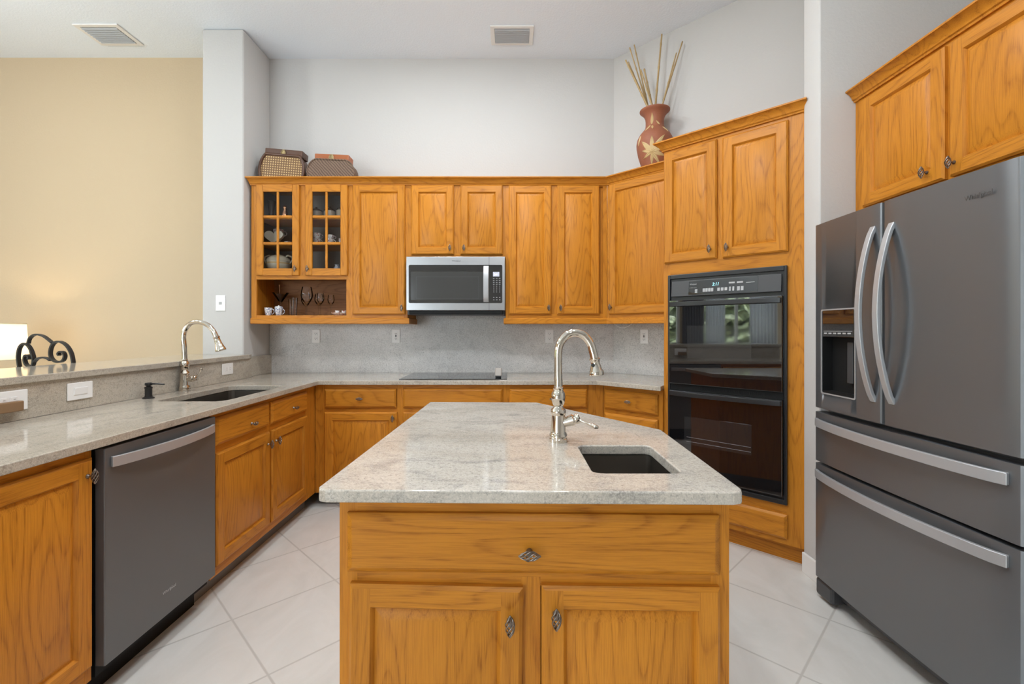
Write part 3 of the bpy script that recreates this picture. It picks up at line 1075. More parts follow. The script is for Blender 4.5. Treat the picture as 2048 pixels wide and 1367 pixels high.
for i in range(3):
    for j in range(8):
        w2 = 0.006 if j < 4 else 0.0028
        button(mw, 0.668 + i * 0.0225 - w2, 0.668 + i * 0.0225 + w2, 0.2475 - j * 0.0148 - 0.0018, 0.2475 - j * 0.0148 + 0.0018, -0.0032, -0.0024)
    for j in range(2):
        button(mw, 0.664 + i * 0.0225, 0.673 + i * 0.0225, 0.102 - j * 0.018 - 0.002, 0.102 - j * 0.018 + 0.002, -0.0032, -0.0024)
logo(mw, (0.382, -0.0006, 0.381), 0.066, 'darkprint')
obj('bottom_vent', P().box(0.02, MWW - 0.02, 0.005, 0.03, -0.026, 0.003, 0, 0.004), 'blackmat', mw)

# ---------------------------------------------------------------- worktops
ct_poly = [(-1.965, 0.55), (-1.36, 0.55), (-1.36, 3.322), (0.618, 3.322), (0.960, 2.980), (1.0035, 3.0245), (0.990, 3.038), (1.0005, 3.0485),
           (1.383, 3.431), (0.873, 3.941), (-2.009, 3.941), (-2.009, 3.566), (-1.965, 3.566)]
ct_poly[5] = (1.0015, 3.0515)
ct_poly[6:8] = []
def rr2(x0, x1, y0, y1, r):
    return rrect(x0, x1, y0, y1, r, 4)
SK = (-1.81, -1.455, 2.37, 3.03)
tag(obj('worktop', P().prism(ct_poly, 0.884, 0.914, holes=[rr2(SK[0], SK[1], SK[2], SK[3], 0.05)]), 'granite_l', bevel=0.004, smooth=0),
    'long L-shaped granite worktop along the bar and back wall with an undermount sink', 'worktop')
isl = [(-0.442, 1.058), (0.528, 1.0415), (0.5486, 1.696), (0.1335, 2.333), (-0.402, 2.35)]
# soften the two front corners
isl2 = [(-0.442, 1.082), (-0.435, 1.065), (-0.418, 1.0576), (0.500, 1.042), (0.521, 1.049), (0.5288, 1.069)] + isl[2:]
IR = math.radians(-1.2)
def irot(x, y):
    c, s = math.cos(IR), math.sin(IR)
    return (x * c - y * s, x * s + y * c)
IS = (0.212, 0.436, 1.183, 1.465)
isink = rr2(IS[0], IS[1], IS[2], IS[3], 0.022)
tag(obj('worktop', P().prism(isl2, 0.884, 0.914, holes=[isink]), 'granite', bevel=0.005, smooth=0),
    'angular granite island top with a small prep sink, in the middle of the kitchen', 'worktop')
tag(obj('bar_top', P().prism([(-2.45, 0.50), (-1.950, 0.50), (-1.950, 3.50), (-1.966, 3.558), (-2.45, 3.558)], 1.060, 1.090), 'granite_l', bevel=0.004, smooth=0),
    'raised granite bar top along the left, ending at the white column', 'bar top')
bs = tag(obj('backsplash', P().prism([(-2.028, 0.9145), (0.872, 0.9145), (0.872, 1.365), (-0.037, 1.365), (-0.037, 1.43), (-0.792, 1.43), (-0.792, 1.365), (-2.028, 1.365)], -3.959, -3.942, mtx=STAND), 'granite_cool', smooth=0),
         'grey-lit granite backsplash slab on the back wall behind the cooktop', 'backsplash', 'granite backsplash slabs')
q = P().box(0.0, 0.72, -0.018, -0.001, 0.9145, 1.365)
tag(obj('backsplash', q, 'granite_cool', None, (0.874, 3.967, 0), (0, 0, R45), smooth=0),
    'grey-lit granite backsplash slab on the diagonal wall, left of the oven tower', 'backsplash', 'granite backsplash slabs')
tag(obj('backsplash', P().box(-1.985, -1.966, 0.55, 3.5615, 0.9145, 1.0595), 'granite_l', smooth=0),
    'low granite backsplash strip between the worktop and the raised bar', 'backsplash', 'granite backsplash slabs')
tag(obj('backsplash', P().box(-2.0295, -2.0105, 3.563, 3.9415, 0.9145, 1.068), 'granite_l', smooth=0),
    'short granite upstand on the side of the white column', 'backsplash', 'granite backsplash slabs')

def basin(name, label, x0, x1, y0, y1, depth, r, zr=0.884, group='steel sinks'):
    t = thing(name, label, 'sink', ((x0 + x1) / 2, (y0 + y1) / 2, 0), 0, group)
    w, l = (x1 - x0) / 2 + 0.004, (y1 - y0) / 2 + 0.004
    p = P()
    loops = []
    for k, (ins, z, rr) in enumerate(((-0.012, zr - 0.0030, r + 0.012), (0.0, zr - 0.0030, r), (0.002, zr - depth + 0.03, r), (0.010, zr - depth + 0.008, r + 0.004), (0.032, zr - depth, r + 0.01))):
        loops.append([p.bm.verts.new((x, y, z)) for x, y in rrect(-w + ins, w - ins, -l + ins, l - ins, max(rr, 0.005), 4)])
    for a, b in zip(loops, loops[1:]):
        n = len(a)
        for i in range(n):
            p.face([a[i], a[(i + 1) % n], b[(i + 1) % n], b[i]])
    p.face(loops[-1])
    o = obj('basin', p, 'sink', t)
    s = o.modifiers.new('thick', 'SOLIDIFY')
    s.thickness = 0.002
    s.offset = 1
    d = P().lathe([(0.0, 0.001), (0.012, 0.0012), (0.03, 0.003), (0.042, 0.003), (0.044, 0.0)])
    obj('drain', d, 'steel', t, (0, 0, zr - depth + 0.0005))
    return t
basin('sink', 'wide stainless sink sunk into the left worktop by the bar', *SK, 0.20, 0.05)
basin('prep_sink', 'small square stainless prep sink sunk into the island top', *IS, 0.17, 0.022)

# ---------------------------------------------------------------- island cabinet
ic = thing('island_cabinet', 'oak island cabinet with a wide drawer over two doors, under granite top', 'cabinet', (-0.401, 1.1005, 0), IR)
q = P()
W_ = 0.908
outer = [(0, T), (W_, T), (W_, 0.575), (0.515, 1.180), (0.0, 1.205)]
hole = rr2(0.585, 0.865, 0.055, 0.395, 0.03)
q.prism(outer, 0.10, 0.30)
q.prism(outer, 0.30, 0.8825, holes=[hole])
obj('carcass', q, 'oak_v', ic, smooth=0)
ins = [(0.03, 0.09), (W_ - 0.03, 0.09), (W_ - 0.03, 0.55), (0.49, 1.13), (0.03, 1.15)]
obj('toe_kick', P().prism(ins, 0.0, 0.10), 'toe', ic, smooth=0)
face_frame(ic, [(0, 0.042, 0.10, 0.8825), (W_ - 0.042, W_, 0.10, 0.8825), (0.427, 0.472, 0.14, 0.70)],
           [(0.042, W_ - 0.042, 0.10, 0.15), (0.042, W_ - 0.042, 0.68, 0.722), (0.042, W_ - 0.042, 0.845, 0.8825)])
add_drawer(ic, 0.022, 0.882, 0.7135, 0.8505, (0.446, 0.769))
add_door(ic, 0.022, 0.4245, 0.155, 0.687, (0.396, 0.6155), 0.050, roty=math.radians(0.75))
add_door(ic, 0.474, 0.882, 0.155, 0.687, (0.506, 0.627), 0.050)

# ---------------------------------------------------------------- dishwasher
dw = thing('dishwasher', 'dark slate dishwasher with a bowed steel handle under the left worktop', 'dishwasher', (-1.367, 1.5776, 0), L90)
obj('door', P().box(0, 0.593, 0.0, 0.036, 0.139, 0.874, 0, 0.004), 'slate', dw)
obj('tub', P().box(0.005, 0.588, 0.037, 0.56, 0.10, 0.872), 'blackmat', dw, smooth=0)
obj('toe_panel', P().box(0.0, 0.593, 0.10, 0.115, 0.0, 0.135), 'blackmat', dw, smooth=0)
h = P()
h.tube([(0.022 + 0.551 * i / 18, -0.004 - 0.036 * math.sin(PI * i / 18) ** 0.7, 0.824) for i in range(19)], 0, flat=(0.036, 0.012), up=(0, 0, 1))
obj('handle', h, 'steel_h', dw, bevel=0.002)
logo(dw, (0.298, -0.0008, 0.236), 0.072, 'greyprint')

# ---------------------------------------------------------------- refrigerator (faces -x): local x -> -y
fr = thing('refrigerator', 'dark stainless French door refrigerator with ice dispenser on the right', 'refrigerator', (1.453, 2.2493, 0), -PI / 2)
FW = 0.915
obj('cabinet_body', P().box(0.004, FW - 0.004, 0.075, 0.75, 0.055, 1.752, 0, 0.004), 'blacksteel', fr)
def fdoor(x0, x1, z0, z1, name, bulge=0.012):
    """gently bowed door with rounded vertical edges"""
    p = P()
    n = 14
    front = []
    for k in range(n + 1):
        t = k / n
        x = x0 + (x1 - x0) * t
        edge = min(x - x0, x1 - x)
        rnd = 0.014 - math.sqrt(max(0, 0.014 ** 2 - max(0, 0.014 - edge) ** 2)) if edge < 0.014 else 0
        g = (x - 0.0) / FW
        front.append((x, rnd + bulge * (2 * g - 1) ** 2))
    xs = [0.0, 0.003, 0.008, 0.014]
    pts = []
    for e in xs:
        pts.append((x0 + e, 0.014 - math.sqrt(0.014 ** 2 - (0.014 - e) ** 2)))
    mid = [(x, 0.0) for x in [x0 + 0.014 + (x1 - x0 - 0.028) * k / 10 for k in range(1, 10)]]
    pts += mid
    for e in reversed(xs):
        pts.append((x1 - e, 0.014 - math.sqrt(0.014 ** 2 - (0.014 - e) ** 2)))
    pts = [(x, y + bulge * (2 * x / FW - 1) ** 2) for x, y in pts]
    poly = pts + [(x1, 0.070), (x0, 0.070)]
    p.prism(poly, z0, z1)
    return p
split_x = 0.4232
def vbar(x, z0, z1):
    p = P()
    n = 22
    p.tube([(x, 0.004 - 0.064 * math.sin(PI * i / n) ** 0.75, z0 + (z1 - z0) * i / n) for i in range(n + 1)], 0, flat=(0.027, 0.014), up=(1, 0, 0))
    return p
def hbar(x0, x1, z):
    p = P()
    n = 24
    p.tube([(x0 + (x1 - x0) * i / n, 0.006 - 0.050 * math.sin(PI * i / n) ** 0.65, z) for i in range(n + 1)], 0, flat=(0.038, 0.014), up=(0, 0, 1))
    return p
DX0, DX1, DZ0, DZ1 = 0.066, 0.277, 0.983, 1.366
# left door with a real pocket for the dispenser
def pocket_door():
    z0, z1 = 0.9075, 1.774
    p = P()
    x0, x1 = 0.0, split_x - 0.003
    p.merge(fdoor(x0, DX0, z0, z1, 'a')) if False else None
    base = fdoor(x0, x1, z0, z1, 'a')
    return base
ld = obj('door', pocket_door(), 'blacksteel', fr)
rd = obj('door', fdoor(split_x + 0.003, FW, 0.9075, 1.774, 'b'), 'blacksteel', fr)
cut = obj('cut', P().box(DX0, DX1, -0.05, 0.058, DZ0, DZ1), 'black', fr)
bo = ld.modifiers.new('pocket', 'BOOLEAN')
bo.object = cut
bo.solver = 'EXACT'
dg = bpy.context.evaluated_depsgraph_get()
nm = bpy.data.meshes.new_from_object(ld.evaluated_get(dg))
ld.modifiers.clear()
ld.data = nm
bpy.data.objects.remove(cut)
dp = obj('water_dispenser', P().box(DX0 + 0.001, DX1 - 0.001, 0.050, 0.0575, DZ0 + 0.001, DZ1 - 0.001)
         .box(DX0 + 0.001, DX0 + 0.006, 0.004, 0.05, DZ0 + 0.001, DZ1 - 0.001).box(DX1 - 0.006, DX1 - 0.001, 0.004, 0.05, DZ0 + 0.001, DZ1 - 0.001)
         .box(DX0 + 0.006, DX1 - 0.006, 0.004, 0.05, DZ0 + 0.001, DZ0 + 0.012), 'blackmat', ld, smooth=0)
obj('dispenser_panel', P().box(DX0 + 0.006, DX1 - 0.006, 0.002, 0.049, 1.243, DZ1 - 0.002, 0, 0.002), 'blackglass', ld)
obj('dispenser_trim', P().prism(rrect(DX0 - 0.004, DX1 + 0.004, DZ0 - 0.004, DZ1 + 0.004, 0.010), -0.010, -0.001, holes=[rrect(DX0 + 0.002, DX1 - 0.002, DZ0 + 0.002, DZ1 - 0.002, 0.008)], mtx=STAND), 'steel_h', ld, smooth=0)
obj('dispenser_paddle', P().box(DX0 + 0.12, DX0 + 0.155, 0.034, 0.040, 1.04, 1.22, 0, 0.003), 'ovengrey', ld)
for i in range(6):
    button(ld, DX0 + 0.018 + i * 0.030, DX0 + 0.038 + i * 0.030, 1.257, 1.263, 0.0012, 0.0022)
obj('dispenser_line', P().box(DX0 + 0.015, DX1 - 0.015, 0.0012, 0.0022, 1.2685, 1.2700), 'greyprint', ld, smooth=0)
obj('handle', vbar(0.378, 0.990, 1.687), 'steel_h', ld, bevel=0.003)
obj('handle', vbar(0.470, 0.994, 1.682), 'steel_h', rd, bevel=0.003)
logo(rd, (0.795, 0.0035, 1.694), 0.090, 'logogrey', (PI / 2, 0, -0.03))
for z0, z1, hz, nm_ in ((0.6545, 0.886, 0.8385, 'a'), (0.102, 0.641, 0.5965, 'b')):
    dr = obj('freezer_drawer', fdoor(0, FW, z0, z1, nm_), 'blacksteel', fr)
    obj('handle', hbar(0.022, 0.880, hz), 'steel_h', dr, bevel=0.003)
g = P().box(0.006, FW - 0.006, 0.055, 0.075, 0.045, 0.098)
g.box(0.006, 0.12, 0.012, 0.075, 0.018, 0.097, 0, 0.012).box(FW - 0.12, FW - 0.006, 0.012, 0.075, 0.018, 0.097, 0, 0.012)
obj('base_grille', g, 'ovengrey', fr)
for fx in (0.07, FW - 0.07):
    obj('foot', P().lathe([(0.018, 0.0), (0.018, 0.02), (0.010, 0.03), (0.010, 0.058)]), 'rubber', fr, (fx, 0.12, 0))
    obj('foot', P().lathe([(0.018, 0.0), (0.018, 0.02), (0.010, 0.03), (0.010, 0.058)]), 'rubber', fr, (fx, 0.70, 0))
for hx in (0.05, FW - 0.05):
    obj('hinge_cover', P().box(hx - 0.04, hx + 0.04, 0.12, 0.20, 1.7745, 1.785, 0, 0.004), 'ovengrey', fr)

# cabinet over the refrigerator
oc = thing('over_fridge_cabinet', 'two-door oak cabinet mounted above the refrigerator', 'cabinet', (1.734, 2.345, 0), -PI / 2)
OW = 0.985
obj('carcass', P().box(0, OW, T, 0.62, 1.815, 2.44), 'oak_v', oc, smooth=0)
face_frame(oc, [(0, 0.068, 1.815, 2.44), (OW - 0.04, OW, 1.815, 2.44), (0.488, 0.524, 1.86, 2.40)],
           [(0.068, OW - 0.04, 1.815, 1.882), (0.068, OW - 0.04, 2.392, 2.44)])
add_door(oc, 0.0637, 0.4945, 1.872, 2.398, (0.423, 1.922), 0.056)
add_door(oc, 0.5176, 0.948, 1.872, 2.398, (0.541, 1.922), 0.056)
cr = sweep([(0.0, 0), (OW, 0)], [(-0.0, -1), (0, -1)], crown_profile(), 2.412)
cr.bm.transform(Matrix.Translation((1.734, 2.345, 0)) @ Matrix.Rotation(-PI / 2, 4, 'Z'))
tag(obj('crown_molding', cr, 'oak_h', smooth=25), 'oak crown molding above the cabinet over the refrigerator', 'molding', 'oak crown moldings')

# ---------------------------------------------------------------- cooktop
ck = thing('cooktop', 'black glass cooktop set into the worktop under the microwave', 'cooktop', (-0.805, 3.393, 0.9142), 0)
obj('glass_top', P().box(0, 0.783, 0, 0.515, 0, 0.005, 0, 0.0015), 'cooktop', ck)
for cx, cy, rr in ((0.17, 0.14, 0.09), (0.17, 0.38, 0.075), (0.47, 0.14, 0.075), (0.47, 0.37, 0.105)):
    obj('burner_ring', P().tube([(rr * math.cos(2 * PI * i / 40), rr * math.sin(2 * PI * i / 40), 0.0052) for i in range(40)], 0.0006, 4, closed=True), 'greyprint', ck, (cx, cy, 0))
# small steel spoon-rest style object standing on the right edge of the cooktop
tm = thing('small_block', 'small grey-faced block leaning on the right end of the black cooktop', 'block', (-0.087, 3.475, 0.9195), 0)
obj('foot', P().box(-0.022, 0.022, 0.0, 0.05, 0, 0.014, 0, 0.003), 'black', tm)
obj('face', P().box(-0.025, 0.025, -0.006, 0.006, 0.0, 0.066, 0, 0.006), 'timerface', tm, (0, 0.006, 0.010), (math.radians(-24), 0, 0))

# ---------------------------------------------------------------- faucets and soap dispenser
def faucet_body(k=1.0):
    prof = [(0.0294, 0), (0.0294, 0.010), (0.0275, 0.012), (0.0275, 0.0145), (0.029, 0.016), (0.029, 0.024), (0.0262, 0.028), (0.0255, 0.034),
            (0.0235, 0.062), (0.0218, 0.085), (0.0240, 0.088), (0.0246, 0.098), (0.0225, 0.105), (0.0165, 0.110), (0.0150, 0.116), (0.0175, 0.119),
            (0.0212, 0.130), (0.0230, 0.144), (0.0212, 0.157), (0.0165, 0.164), (0.0152, 0.167), (0.0168, 0.170), (0.0168, 0.176), (0.0138, 0.179), (0.0132, 0.20)]
    return P().lathe([(r * k, z * k) for r, z in prof], seg=36)
def dirframe(d):
    d = Vector(d).normalized()
    return d.to_track_quat('Z', 'Y').to_matrix()
def faucet(label, loc, spine, headdir, valve, lever, k=1.0, rotz=0.0):
    t = thing('faucet', label, 'faucet', loc, rotz, 'polished nickel faucets')
    obj('body', faucet_body(k), 'nickel', t, smooth=40)
    # smooth spine by Catmull-Rom
    pts = [Vector(p) for p in spine]
    out = []
    ext = [pts[0] * 2 - pts[1]] + pts + [pts[-1] * 2 - pts[-2]]
    for i in range(1, len(ext) - 2):
        p0, p1, p2, p3 = ext[i - 1:i + 3]
        for s in range(8):
            u = s / 8
            out.append(0.5 * ((2 * p1) + (p2 - p0) * u + (2 * p0 - 5 * p1 + 4 * p2 - p3) * u * u + (3 * p1 - p0 - 3 * p2 + p3) * u ** 3))
    out.append(pts[-1])
    obj('spout', P().tube(out, 0.0130 * k, 18), 'nickel', t, smooth=60)
    m = dirframe(headdir)
    hd = P().lathe([(0.0135, 0), (0.0170, 0.002), (0.0170, 0.006), (0.0145, 0.009), (0.0140, 0.018), (0.0165, 0.024), (0.0185, 0.036), (0.0225, 0.042), (0.0235, 0.052), (0.0225, 0.056), (0.0180, 0.0565)],
                   mtx=m, seg=30)
    if k > 1:
        hd.bm.free()
        hd = P().lathe([(0.0160, 0), (0.0190, 0.003), (0.0190, 0.008), (0.0165, 0.012), (0.0165, 0.025), (0.0190, 0.045), (0.0260, 0.074), (0.0290, 0.082), (0.0290, 0.088), (0.0220, 0.0885)], mtx=m, seg=30)
    hd_o = obj('spray_head', hd, 'nickel', t, out[-1], smooth=40)
    a, b = Vector(valve[0]), Vector(valve[1])
    vm = dirframe(b - a)
    L = (b - a).length
    vp = P().lathe([(0.0135, 0), (0.0155, L * 0.25), (0.0185, L * 0.55), (0.0190, L * 0.62), (0.0145, L * 0.70), (0.0165, L * 0.80), (0.0150, L * 0.95), (0.006, L)], a, vm, 24)
    obj('valve', vp, 'nickel', t, smooth=40)
    la, lb = Vector(lever[0]), Vector(lever[1])
    n = 10
    lp = [la.lerp(lb, i / n) for i in range(n + 1)]
    lr = [0.0050, 0.0042, 0.0038, 0.0036, 0.0036, 0.0038, 0.0044, 0.0062, 0.0078, 0.0070, 0.0035]
    obj('lever', P().tube(lp, lr, 12), 'nickel', t, smooth=60)
    return t, hd_o
ft, hd = faucet('polished nickel gooseneck faucet on the island top behind the prep sink', (0.157, 1.518, 0.914),
            [(0, 0, 0.18), (-0.001, 0, 0.24), (0.0, 0, 0.295), (0.010, 0, 0.325), (0.030, 0, 0.346), (0.056, 0, 0.352), (0.083, 0, 0.343), (0.103, -0.002, 0.318), (0.112, -0.003, 0.290), (0.117, -0.004, 0.270)],
            (0.13, -0.02, -1), ((0.012, -0.004, 0.060), (0.068, -0.012, 0.078)), ((0.060, -0.012, 0.074), (0.122, -0.045, 0.052)))
obj('spray_button', P().lathe([(0.006, 0), (0.006, 0.003), (0.004, 0.004)], mtx=dirframe((-0.55, -0.8, 0)), seg=14), 'black', hd, (-0.0065, -0.012, -0.022))
faucet('polished nickel gooseneck faucet behind the left sink, in front of raised bar', (-1.930, 2.774, 0.914),
       [(0, 0, 0.19), (-0.003, 0, 0.26), (-0.008, 0, 0.315), (0.002, 0, 0.362), (0.036, 0, 0.400), (0.084, 0, 0.408), (0.132, 0, 0.392), (0.165, 0, 0.360), (0.186, 0, 0.322)],
       (0.36, -0.02, -1), ((0.012, -0.002, 0.068), (0.078, -0.004, 0.078)), ((0.070, -0.004, 0.074), (0.108, -0.006, 0.138)), 1.06)
sd = thing('soap_dispenser', 'black pump soap dispenser on the left worktop beside the sink', 'soap dispenser', (-1.910, 2.47, 0.914))
obj('body', P().lathe([(0.027, 0), (0.027, 0.004), (0.018, 0.010), (0.0165, 0.016), (0.0165, 0.050), (0.0185, 0.054), (0.0185, 0.060), (0.010, 0.064), (0.010, 0.068)], seg=24), 'black', sd)
obj('pump_head', P().lathe([(0.0155, 0.068), (0.0165, 0.071), (0.0165, 0.080), (0.013, 0.083)], seg=24).tube([(0, 0, 0.077), (0.05, -0.004, 0.077), (0.088, -0.006, 0.0745)], [0.0048, 0.0042, 0.0036], 10), 'black', sd)

# ---------------------------------------------------------------- outlets and plates
def outlet(label, loc, rotz, gfci=False):
    t = thing('outlet', label, 'outlet', loc, rotz, 'white wall outlets')
    obj('plate', P().box(-0.035, 0.035, -0.006, 0.0, -0.057, 0.057, 0, 0.003), 'white_p', t)
    if gfci:
        r = obj('receptacle', P().box(-0.0165, 0.0165, -0.0085, -0.005, -0.0335, 0.0335, 0, 0.001), 'white_p', t)
        s = P()
        for z in (-0.020, 0.022):
            s.box(-0.0075, -0.0050, -0.0092, -0.008, z - 0.004, z + 0.004).box(0.0050, 0.0075, -0.0092, -0.008, z - 0.004, z + 0.004).box(-0.002, 0.002, -0.0092, -0.008, z - 0.011, z - 0.007)
        s.box(-0.006, 0.006, -0.0098, -0.008, -0.006, 0.000).box(-0.006, 0.006, -0.0098, -0.008, 0.003, 0.009)
        obj('slots', s, 'blackmat', r, smooth=0)
    else:
        for zc in (-0.0195, 0.0195):
            r = obj('receptacle', P().box(-0.0165, 0.0165, -0.0080, -0.005, -0.014, 0.014, 0, 0.002), 'white_p', t, (0, 0, zc))
            s = P()
            s.box(-0.0075, -0.0052, -0.0086, -0.0075, -0.001, 0.007).box(0.0052, 0.0075, -0.0086, -0.0075, -0.001, 0.007).box(-0.002, 0.002, -0.0086, -0.0075, -0.009, -0.005)
            obj('slots', s, 'blackmat', r, smooth=0)
    return t
outlet('white outlet on the grey backsplash below the display cabinet', (-1.6346, 3.9415, 1.2213), 0)
outlet('white outlet with test buttons on the backsplash, left of the cooktop below tall cabinet', (-0.960, 3.9415, 1.2213), 0, True)
outlet('white outlet on the backsplash behind the island faucet, right of the cooktop', (0.3325, 3.9415, 1.2213), 0)
a = 0.874 + (0.293 + 0.010) * s2
outlet('white outlet with test buttons on the diagonal backsplash next to the oven tower', (0.874 + 0.303 * s2 - 0.0183 * s2, 3.967 - 0.303 * s2 - 0.0183 * s2, 1.2213), R45, True)

def bar_plate(label, y, z, w, h, kind):
    t = thing('switch_plate', label, 'wall plate', (-1.9655, y, z), L90, 'white plates along the bar backsplash')
    obj('plate', P().box(-w / 2, w / 2, -0.006, 0, -h / 2, h / 2, 0, 0.003), 'white_p', t)
    if kind == 'rocker':
        obj('rocker', P().box(-0.034, 0.034, -0.0095, -0.005, -0.0165, 0.0165, 0, 0.002), 'white_p', t, (0, 0, 0), (0.06, 0, 0))
    else:
        for xc in (-0.0195, 0.0195):
            r = obj('receptacle', P().box(-0.014, 0.014, -0.008, -0.005, -0.0165, 0.0165, 0, 0.002), 'white_p', t, (xc, 0, 0))
            s = P().box(-0.001, 0.007, -0.0086, -0.0075, 0.0052, 0.0075).box(-0.001, 0.007, -0.0086, -0.0075, -0.0075, -0.0052)
            obj('slots', s, 'greyprint', r, smooth=0)
    return t
bar_plate('white outlet plate on the bar backsplash at the left frame edge, brown plug in front', 1.826, 0.995, 0.150, 0.082, 'outlet')
bar_plate('white rocker switch plate on the bar backsplash, between the left outlet and soap dispenser', 2.134, 0.998, 0.125, 0.078, 'rocker')
bar_plate('small white outlet plate on the bar backsplash right of the left faucet', 3.248, 1.004, 0.124, 0.078, 'outlet')
tag(obj('plug_adapter', P().box(-0.052, 0.052, -0.034, -0.0065, -0.020, 0.020, 0, 0.004), 'plug', None, (-1.9655, 1.808, 0.975), (0, 0, L90)),
    'brown block plugged into the leftmost bar outlet', 'plug')
jk = thing('wall_jack', 'white phone jack plate on the front of the white column', 'wall plate', (-2.2027, 3.5615, 1.478))
obj('plate', P().box(-0.037, 0.037, -0.006, 0, -0.059, 0.059, 0, 0.003), 'white_p', jk)
obj('socket', P().box(-0.010, 0.010, -0.009, -0.005, -0.010, 0.010, 0, 0.001).box(-0.004, 0.004, -0.0095, -0.0085, -0.004, 0.004), 'greyprint', jk)
cb = []
for i in range(17):
    t = i / 16
    s = 0.07 + 0.16 * t
    cb.append((0.753 + (s - 0.03) * s2 + 0.03, 3.70 - s * s2, 1.322 - 0.032 * math.sin(PI * t)))
tag(obj('cable', P().tube(cb, 0.0018, 6), 'white_p'), 'thin white cable looping below the corner wall cabinet', 'cable')

# ---------------------------------------------------------------- ceiling vents
def vent(label, x0, x1, y0, y1):
    t = thing('ceiling_vent', label, 'vent', ((x0 + x1) / 2, (y0 + y1) / 2, CEIL - 0.001), 0, 'ceiling air vents')
    w, l = (x1 - x0) / 2, (y1 - y0) / 2
    p = P()
    p.prism([(-w, -l), (w, -l), (w, l), (-w, l)], -0.010, 0.0, holes=[[(-w + 0.032, -l + 0.03), (w - 0.032, -l + 0.03), (w - 0.032, l - 0.03), (-w + 0.032, l - 0.03)]])
    obj('frame', p, 'trim', t, smooth=0, bevel=0.002)
    obj('duct', P().box(-w + 0.03, w - 0.03, -l + 0.028, l - 0.028, -0.0018, -0.0008), 'blackmat', t, smooth=0)
    s = P()
    n = 8
    mx = Matrix.Rotation(math.radians(-32), 3, 'X')
    for k in range(n):
        s.obox(Vector((0, -l + 0.045 + (2 * l - 0.09) * k / (n - 1), -0.0115)), (2 * w - 0.066, 0.0165, 0.0012), mx)
    obj('louvers', s, 'ventgrey', t, smooth=0)
M['ventgrey'] = mat('vent_grey', (0.42, 0.44, 0.46), 0.5)
vent('white ceiling air vent centred above the back wall cabinets', -0.150, 0.181, 3.520, 3.757)
vent('white ceiling air vent above the tan dining wall on the left', -3.283, -2.946, 3.502, 3.760)

# ---------------------------------------------------------------- baskets on the cabinets
ZT = 2.4255
def outline(w, h, kind):
    """rounded side profile, flat base and flat top"""
    if kind == 'a':
        side = [(0.36, 0.0), (0.45, 0.06), (0.495, 0.20), (0.50, 0.36), (0.475, 0.52), (0.43, 0.64), (0.385, 0.72)]
    else:
        side = [(0.41, 0.0), (0.47, 0.08), (0.50, 0.22), (0.50, 0.36), (0.465, 0.50), (0.40, 0.60), (0.33, 0.655)]
    sm = []
    ext = [side[0]] + side + [side[-1]]
    for i in range(1, len(ext) - 2):
        p0, p1, p2, p3 = [Vector(q) for q in ext[i - 1:i + 3]]
        for k in range(4):
            u = k / 4
            q = 0.5 * ((2 * p1) + (p2 - p0) * u + (2 * p0 - 5 * p1 + 4 * p2 - p3) * u * u + (3 * p1 - p0 - 3 * p2 + p3) * u ** 3)
            sm.append((q.x, q.y))
    sm.append(side[-1])
    pts = sm + [(-x, z) for x, z in reversed(sm)]
    return [(x * w, z * h) for x, z in pts]
def basket(label, loc, w, h, d, kind, rot):
    t = thing('basket_purse', label, 'basket', loc, 0, 'basket purses on the cabinets', rot=rot)
    o = outline(w, h, kind)
    obj('front_panel', P().prism(o, d / 2 - 0.004, d / 2, mtx=STAND), 'cane' if kind == 'a' else 'braid', t, smooth=0)
    inner = [(x * 0.985, z * 0.99 + 0.001) for x, z in o]
    obj('body', P().prism(inner, -d / 2, d / 2 - 0.005, mtx=STAND), 'darkwood' if kind == 'a' else 'braid', t, smooth=0, bevel=0.006)
    obj('rim', P().tube([(x, -d / 2, z) for x, z in o], 0.011 if kind == 'a' else 0.006, 8, closed=True), 'darkwood' if kind == 'a' else 'braid', t, smooth=60)
    zt = max(z for x, z in o)
    bw = w * (0.86 if kind == 'a' else 0.74)
    q = P().box(-bw / 2, bw / 2, -d * 0.42, -0.003, zt - 0.004, zt + h * 0.17, 0, 0.006).box(-bw / 2, bw / 2, 0.003, d * 0.42, zt - 0.004, zt + h * 0.17, 0, 0.006)
    obj('clasp_bar', q, 'darkwood' if kind == 'a' else 'redwood', t)
    c = P()
    c.tube([(0.016 * math.cos(2 * PI * i / 20), -d * 0.42 - 0.006, zt + h * 0.05 + 0.024 * math.sin(2 * PI * i / 20)) for i in range(20)], 0.004, 8, closed=True)
    c.box(-0.010, 0.010, -d * 0.42 - 0.006, -d * 0.42, zt + h * 0.02, zt + h * 0.16, 0, 0.002)
    obj('clasp', c, 'brass', t)
basket('cane-fronted basket purse with dark wood frame, next to the white column', (-1.805, 3.74, ZT + 0.0115), 0.345, 0.295, 0.13, 'a', (0, math.radians(5), 0))
basket('brown braided basket purse with orange wood clasp bar, right of the cane one', (-1.415, 3.74, ZT + 0.008), 0.365, 0.275, 0.13, 'b', (0, math.radians(2.5), 0))

